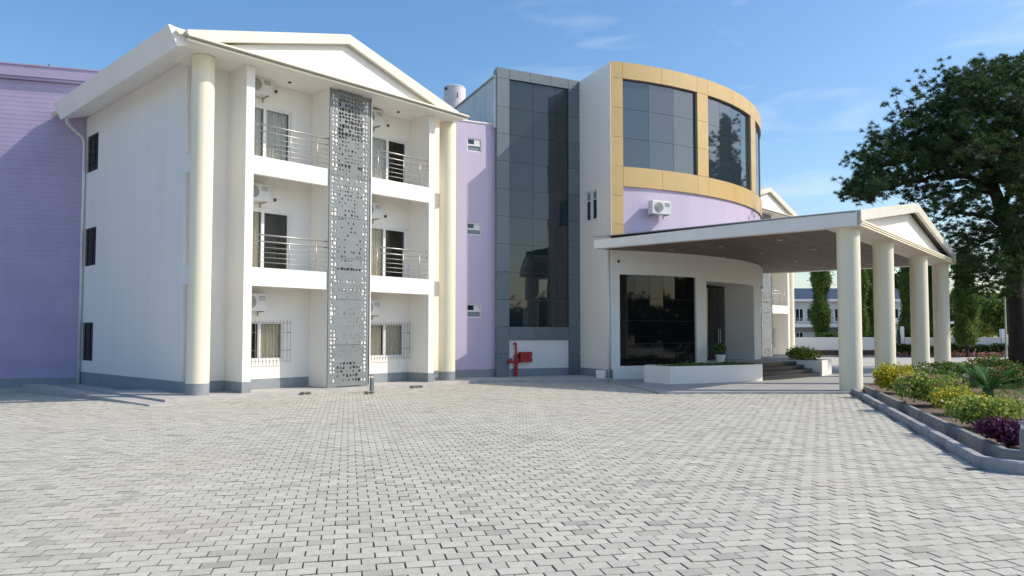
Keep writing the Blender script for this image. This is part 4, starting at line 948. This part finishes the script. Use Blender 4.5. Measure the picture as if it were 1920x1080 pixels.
# ================================================================== background across the road
YW = 57.
fx = lambda px, Y: (px-960)/1400*Y
def bwall(x0, x1, lab, posts=()):
    t = thing('boundary_wall', lab, 'wall', (fx(x0, YW), YW, 0)); L = fx(x1, YW)-fx(x0, YW)
    m = MB(); m.box(0, L, 0, .2, 0, 1.42); m.make('wall_panel', M['white'], t); m = MB(); m.box(-.02, L+.02, -.03, .23, 1.42, 1.47); m.make('coping', M['white'], t)
    for p in posts: m = MB(); a = fx(p, YW)-fx(x0, YW); m.box(a-.17, a+.17, -.05, .25, 0, 2.1); m.make('pier', M['white'], t)
bwall(1440, 1676, 'low white boundary wall left of the gate, below the blue roofed house'); bwall(1696, 2200, 'low white boundary wall right of the gate opening', (1881,))
gt_ = thing('garden_gate', 'dark gate between the two white boundary walls', 'gate', (fx(1677, YW), YW+.05, 0)); L = fx(1695, YW)-fx(1677, YW)
for k in range(7): m = MB(); m.box(L*k/7, L*(k+.45)/7, 0, .04, .15, 1.7); m.make('gate_bar', M['darkframe'], gt_)
m = MB(); m.box(0, L, .045, .08, .3, .4); m.box(0, L, .045, .08, 1.3, 1.4); m.make('gate_rail', M['darkframe'], gt_)
m = MB(); m.box(L-.25, L, -.03, .1, 0, 2.3); m.make('gate_post', M['white'], gt_)
m = MB(); m.box(fx(1440, 56.4), fx(2200, 56.4), 56.2, 56.9, -.02, .5); m.make('planting_strip', M['earth'], kind='structure')
m = MB(); m.box(fx(1440, 56), fx(2200, 56), 56.02, 56.18, -.02, .14); m.make('far_kerb', M['kerb2'], kind='structure')
g = random.Random(44); m = MB(); pts = []
for k in range(16000):
    x = g.uniform(fx(1678, 56.4), fx(1960, 56.4)); h = .55+.35*noise.noise(Vector((x*.8, 0, 3))); pts.append((x, g.uniform(56.0, 56.8), .3+g.random()*max(.2, h)*.95))
add_leaves(m, pts, .17, g=g); tag(m.make('hedge', M['leafd'], tone=True), 'dark clipped hedge along the white boundary wall', 'hedge', kind='stuff')
m = MB(); pts = []
for k in range(36):
    x = fx(1685+k*7.5+g.uniform(-2, 2), 55.9); pts += [(x+g.gauss(0, .15), 55.85+g.gauss(0, .05), .12+abs(g.gauss(0, .12))) for _ in range(26)]
add_leaves(m, pts, .13, g=g); tag(m.make('border_flowers', M['leafpk'], tone=True), 'row of pale flower clumps along the far kerb', 'flowers', kind='stuff')
m = MB(); pts = [(g.uniform(fx(1538, 57.5), fx(1665, 57.5)), g.uniform(57.6, 58.2), 1.3+g.random()*.45) for _ in range(5000)]
add_leaves(m, pts, .17, g=g); tag(m.make('hedge', M['leafg'], tone=True), 'green hedge top showing above the left white boundary wall', 'hedge', kind='stuff')
# lamp post
t = thing('lamp_post', 'thin pale grey lamp post before the boundary wall', 'lamp post', (fx(1885, 55), 55, 0))
m = MB(); m.tube([(0, 0, 0), (0, 0, 6.9)], [.075, .045], 8); m.make('pole', M['steel'], t); m = MB(); m.tube([(0, 0, 6.9), (-.3, 0, 7.2), (-.9, 0, 7.25)], .035, 6); m.make('arm', M['steel'], t)
m = MB(); m.box(-1.25, -.8, -.1, .1, 7.2, 7.28); m.make('lamp_head', M['acgrille'], t)
# blue roofed house
YH = 78.; hX = fx(1470, YH)
def house(name, lab, x0, w, Y, levels, eave, ridge, roofm, win):
    t = thing(name, lab, 'house', (x0, Y, 0))
    m = MB(); m.box(0, w, 0, 8, 0, eave); m.make('wall', M['house'], t)
    m = MB(); m.hexa([(-.4, -.5, eave), (w+.4, -.5, eave), (w+.4, 8.5, eave), (-.4, 8.5, eave)], [(1.5, 3.6, ridge), (w-1.5, 3.6, ridge), (w-1.5, 4.4, ridge), (1.5, 4.4, ridge)]); m.make('roof', M[roofm], t)
    m = MB(); m.box(-.4, w+.4, -.55, -.5, eave-.22, eave+.02); m.make('fascia', M['white'], t)
    for a, b, c, d in win:
        m = MB(); m.box(a, b, -.06, -.02, c, d); wd = m.make('window', M['tint'], t); f = MB()
        for q in ((a, b, d, d+.07), (a, b, c-.07, c), (a-.07, a, c, d), (b, b+.07, c, d), ((a+b)/2-.03, (a+b)/2+.03, c, d)): f.box(q[0], q[1], -.09, -.01, q[2], q[3])
        f.make('frame', M['frame'], wd)
    return t
hw = []
x = 1.2
while x < 13.5:
    hw += [(x, x+.75, 3.1, 4.35), (x+1.2, x+2.0, 3.1, 4.35), (x, x+.7, .4, 1.9)]; x += 2.9
h1 = house('blue_roof_house', 'two storey white house with blue roof and balcony across the road', hX, 15, YH, 2, 5.35, 6.75, 'blueroof', hw)
m = MB(); m.box(.2, 14.8, -1.2, 0, 2.45, 2.78); m.make('balcony', M['white'], h1); m = MB(); m.box(.2, 14.8, -.03, -.005, 1.95, 2.42); m.make('shade_band', M['housegrey'], h1)
m = MB(); m.box(.2, 14.8, -1.2, -1.16, 3.3, 3.35); 
for k in range(60): m.box(.2+k*.243, .23+k*.243, -1.2, -1.16, 2.8, 3.3)
m.make('balcony_railing', M['steel'], h1)
for k in range(6): m = MB(); m.box(.2+k*2.85, .45+k*2.85, -1.2, -.95, 0, 2.44); m.make('porch_post', M['white'], h1)
h2 = house('low_white_house', 'low flat white house behind the second column', fx(1650, 70), 6.2, 70, 1, 2.9, 3.3, 'housegrey', [(1.5, 2.2, .4, 2.1), (3, 3.8, .9, 2.0), (4.6, 5.3, .9, 2.0)])
# trees behind the photographer, mirrored in the glass; belt widened to mask horizon glow
g = random.Random(55)
m = MB(); pts = []
for k in range(72):
    a = -88+k*4; dd = g.uniform(50, 62)
    c0 = (20+dd*math.cos(R(-a*1.0-30)), -14+dd*math.sin(R(-a-30))*.8)
    if c0[1] > (26 if c0[0] > 45 else -14): continue
    hh = g.uniform(5.5, 9)
    for _ in range(5): pts += blob_pts((c0[0]+g.uniform(-3, 3), c0[1]+g.uniform(-2, 2), hh*g.uniform(.3, .7)), 2.6, 2.6, hh*.35, 420, g, .4)
add_leaves(m, pts, .7, g=g); tag(m.make('far_trees', M['leafd'], tone=True), 'belt of dark trees out of view around the forecourt, seen only in reflections', 'trees', kind='stuff')
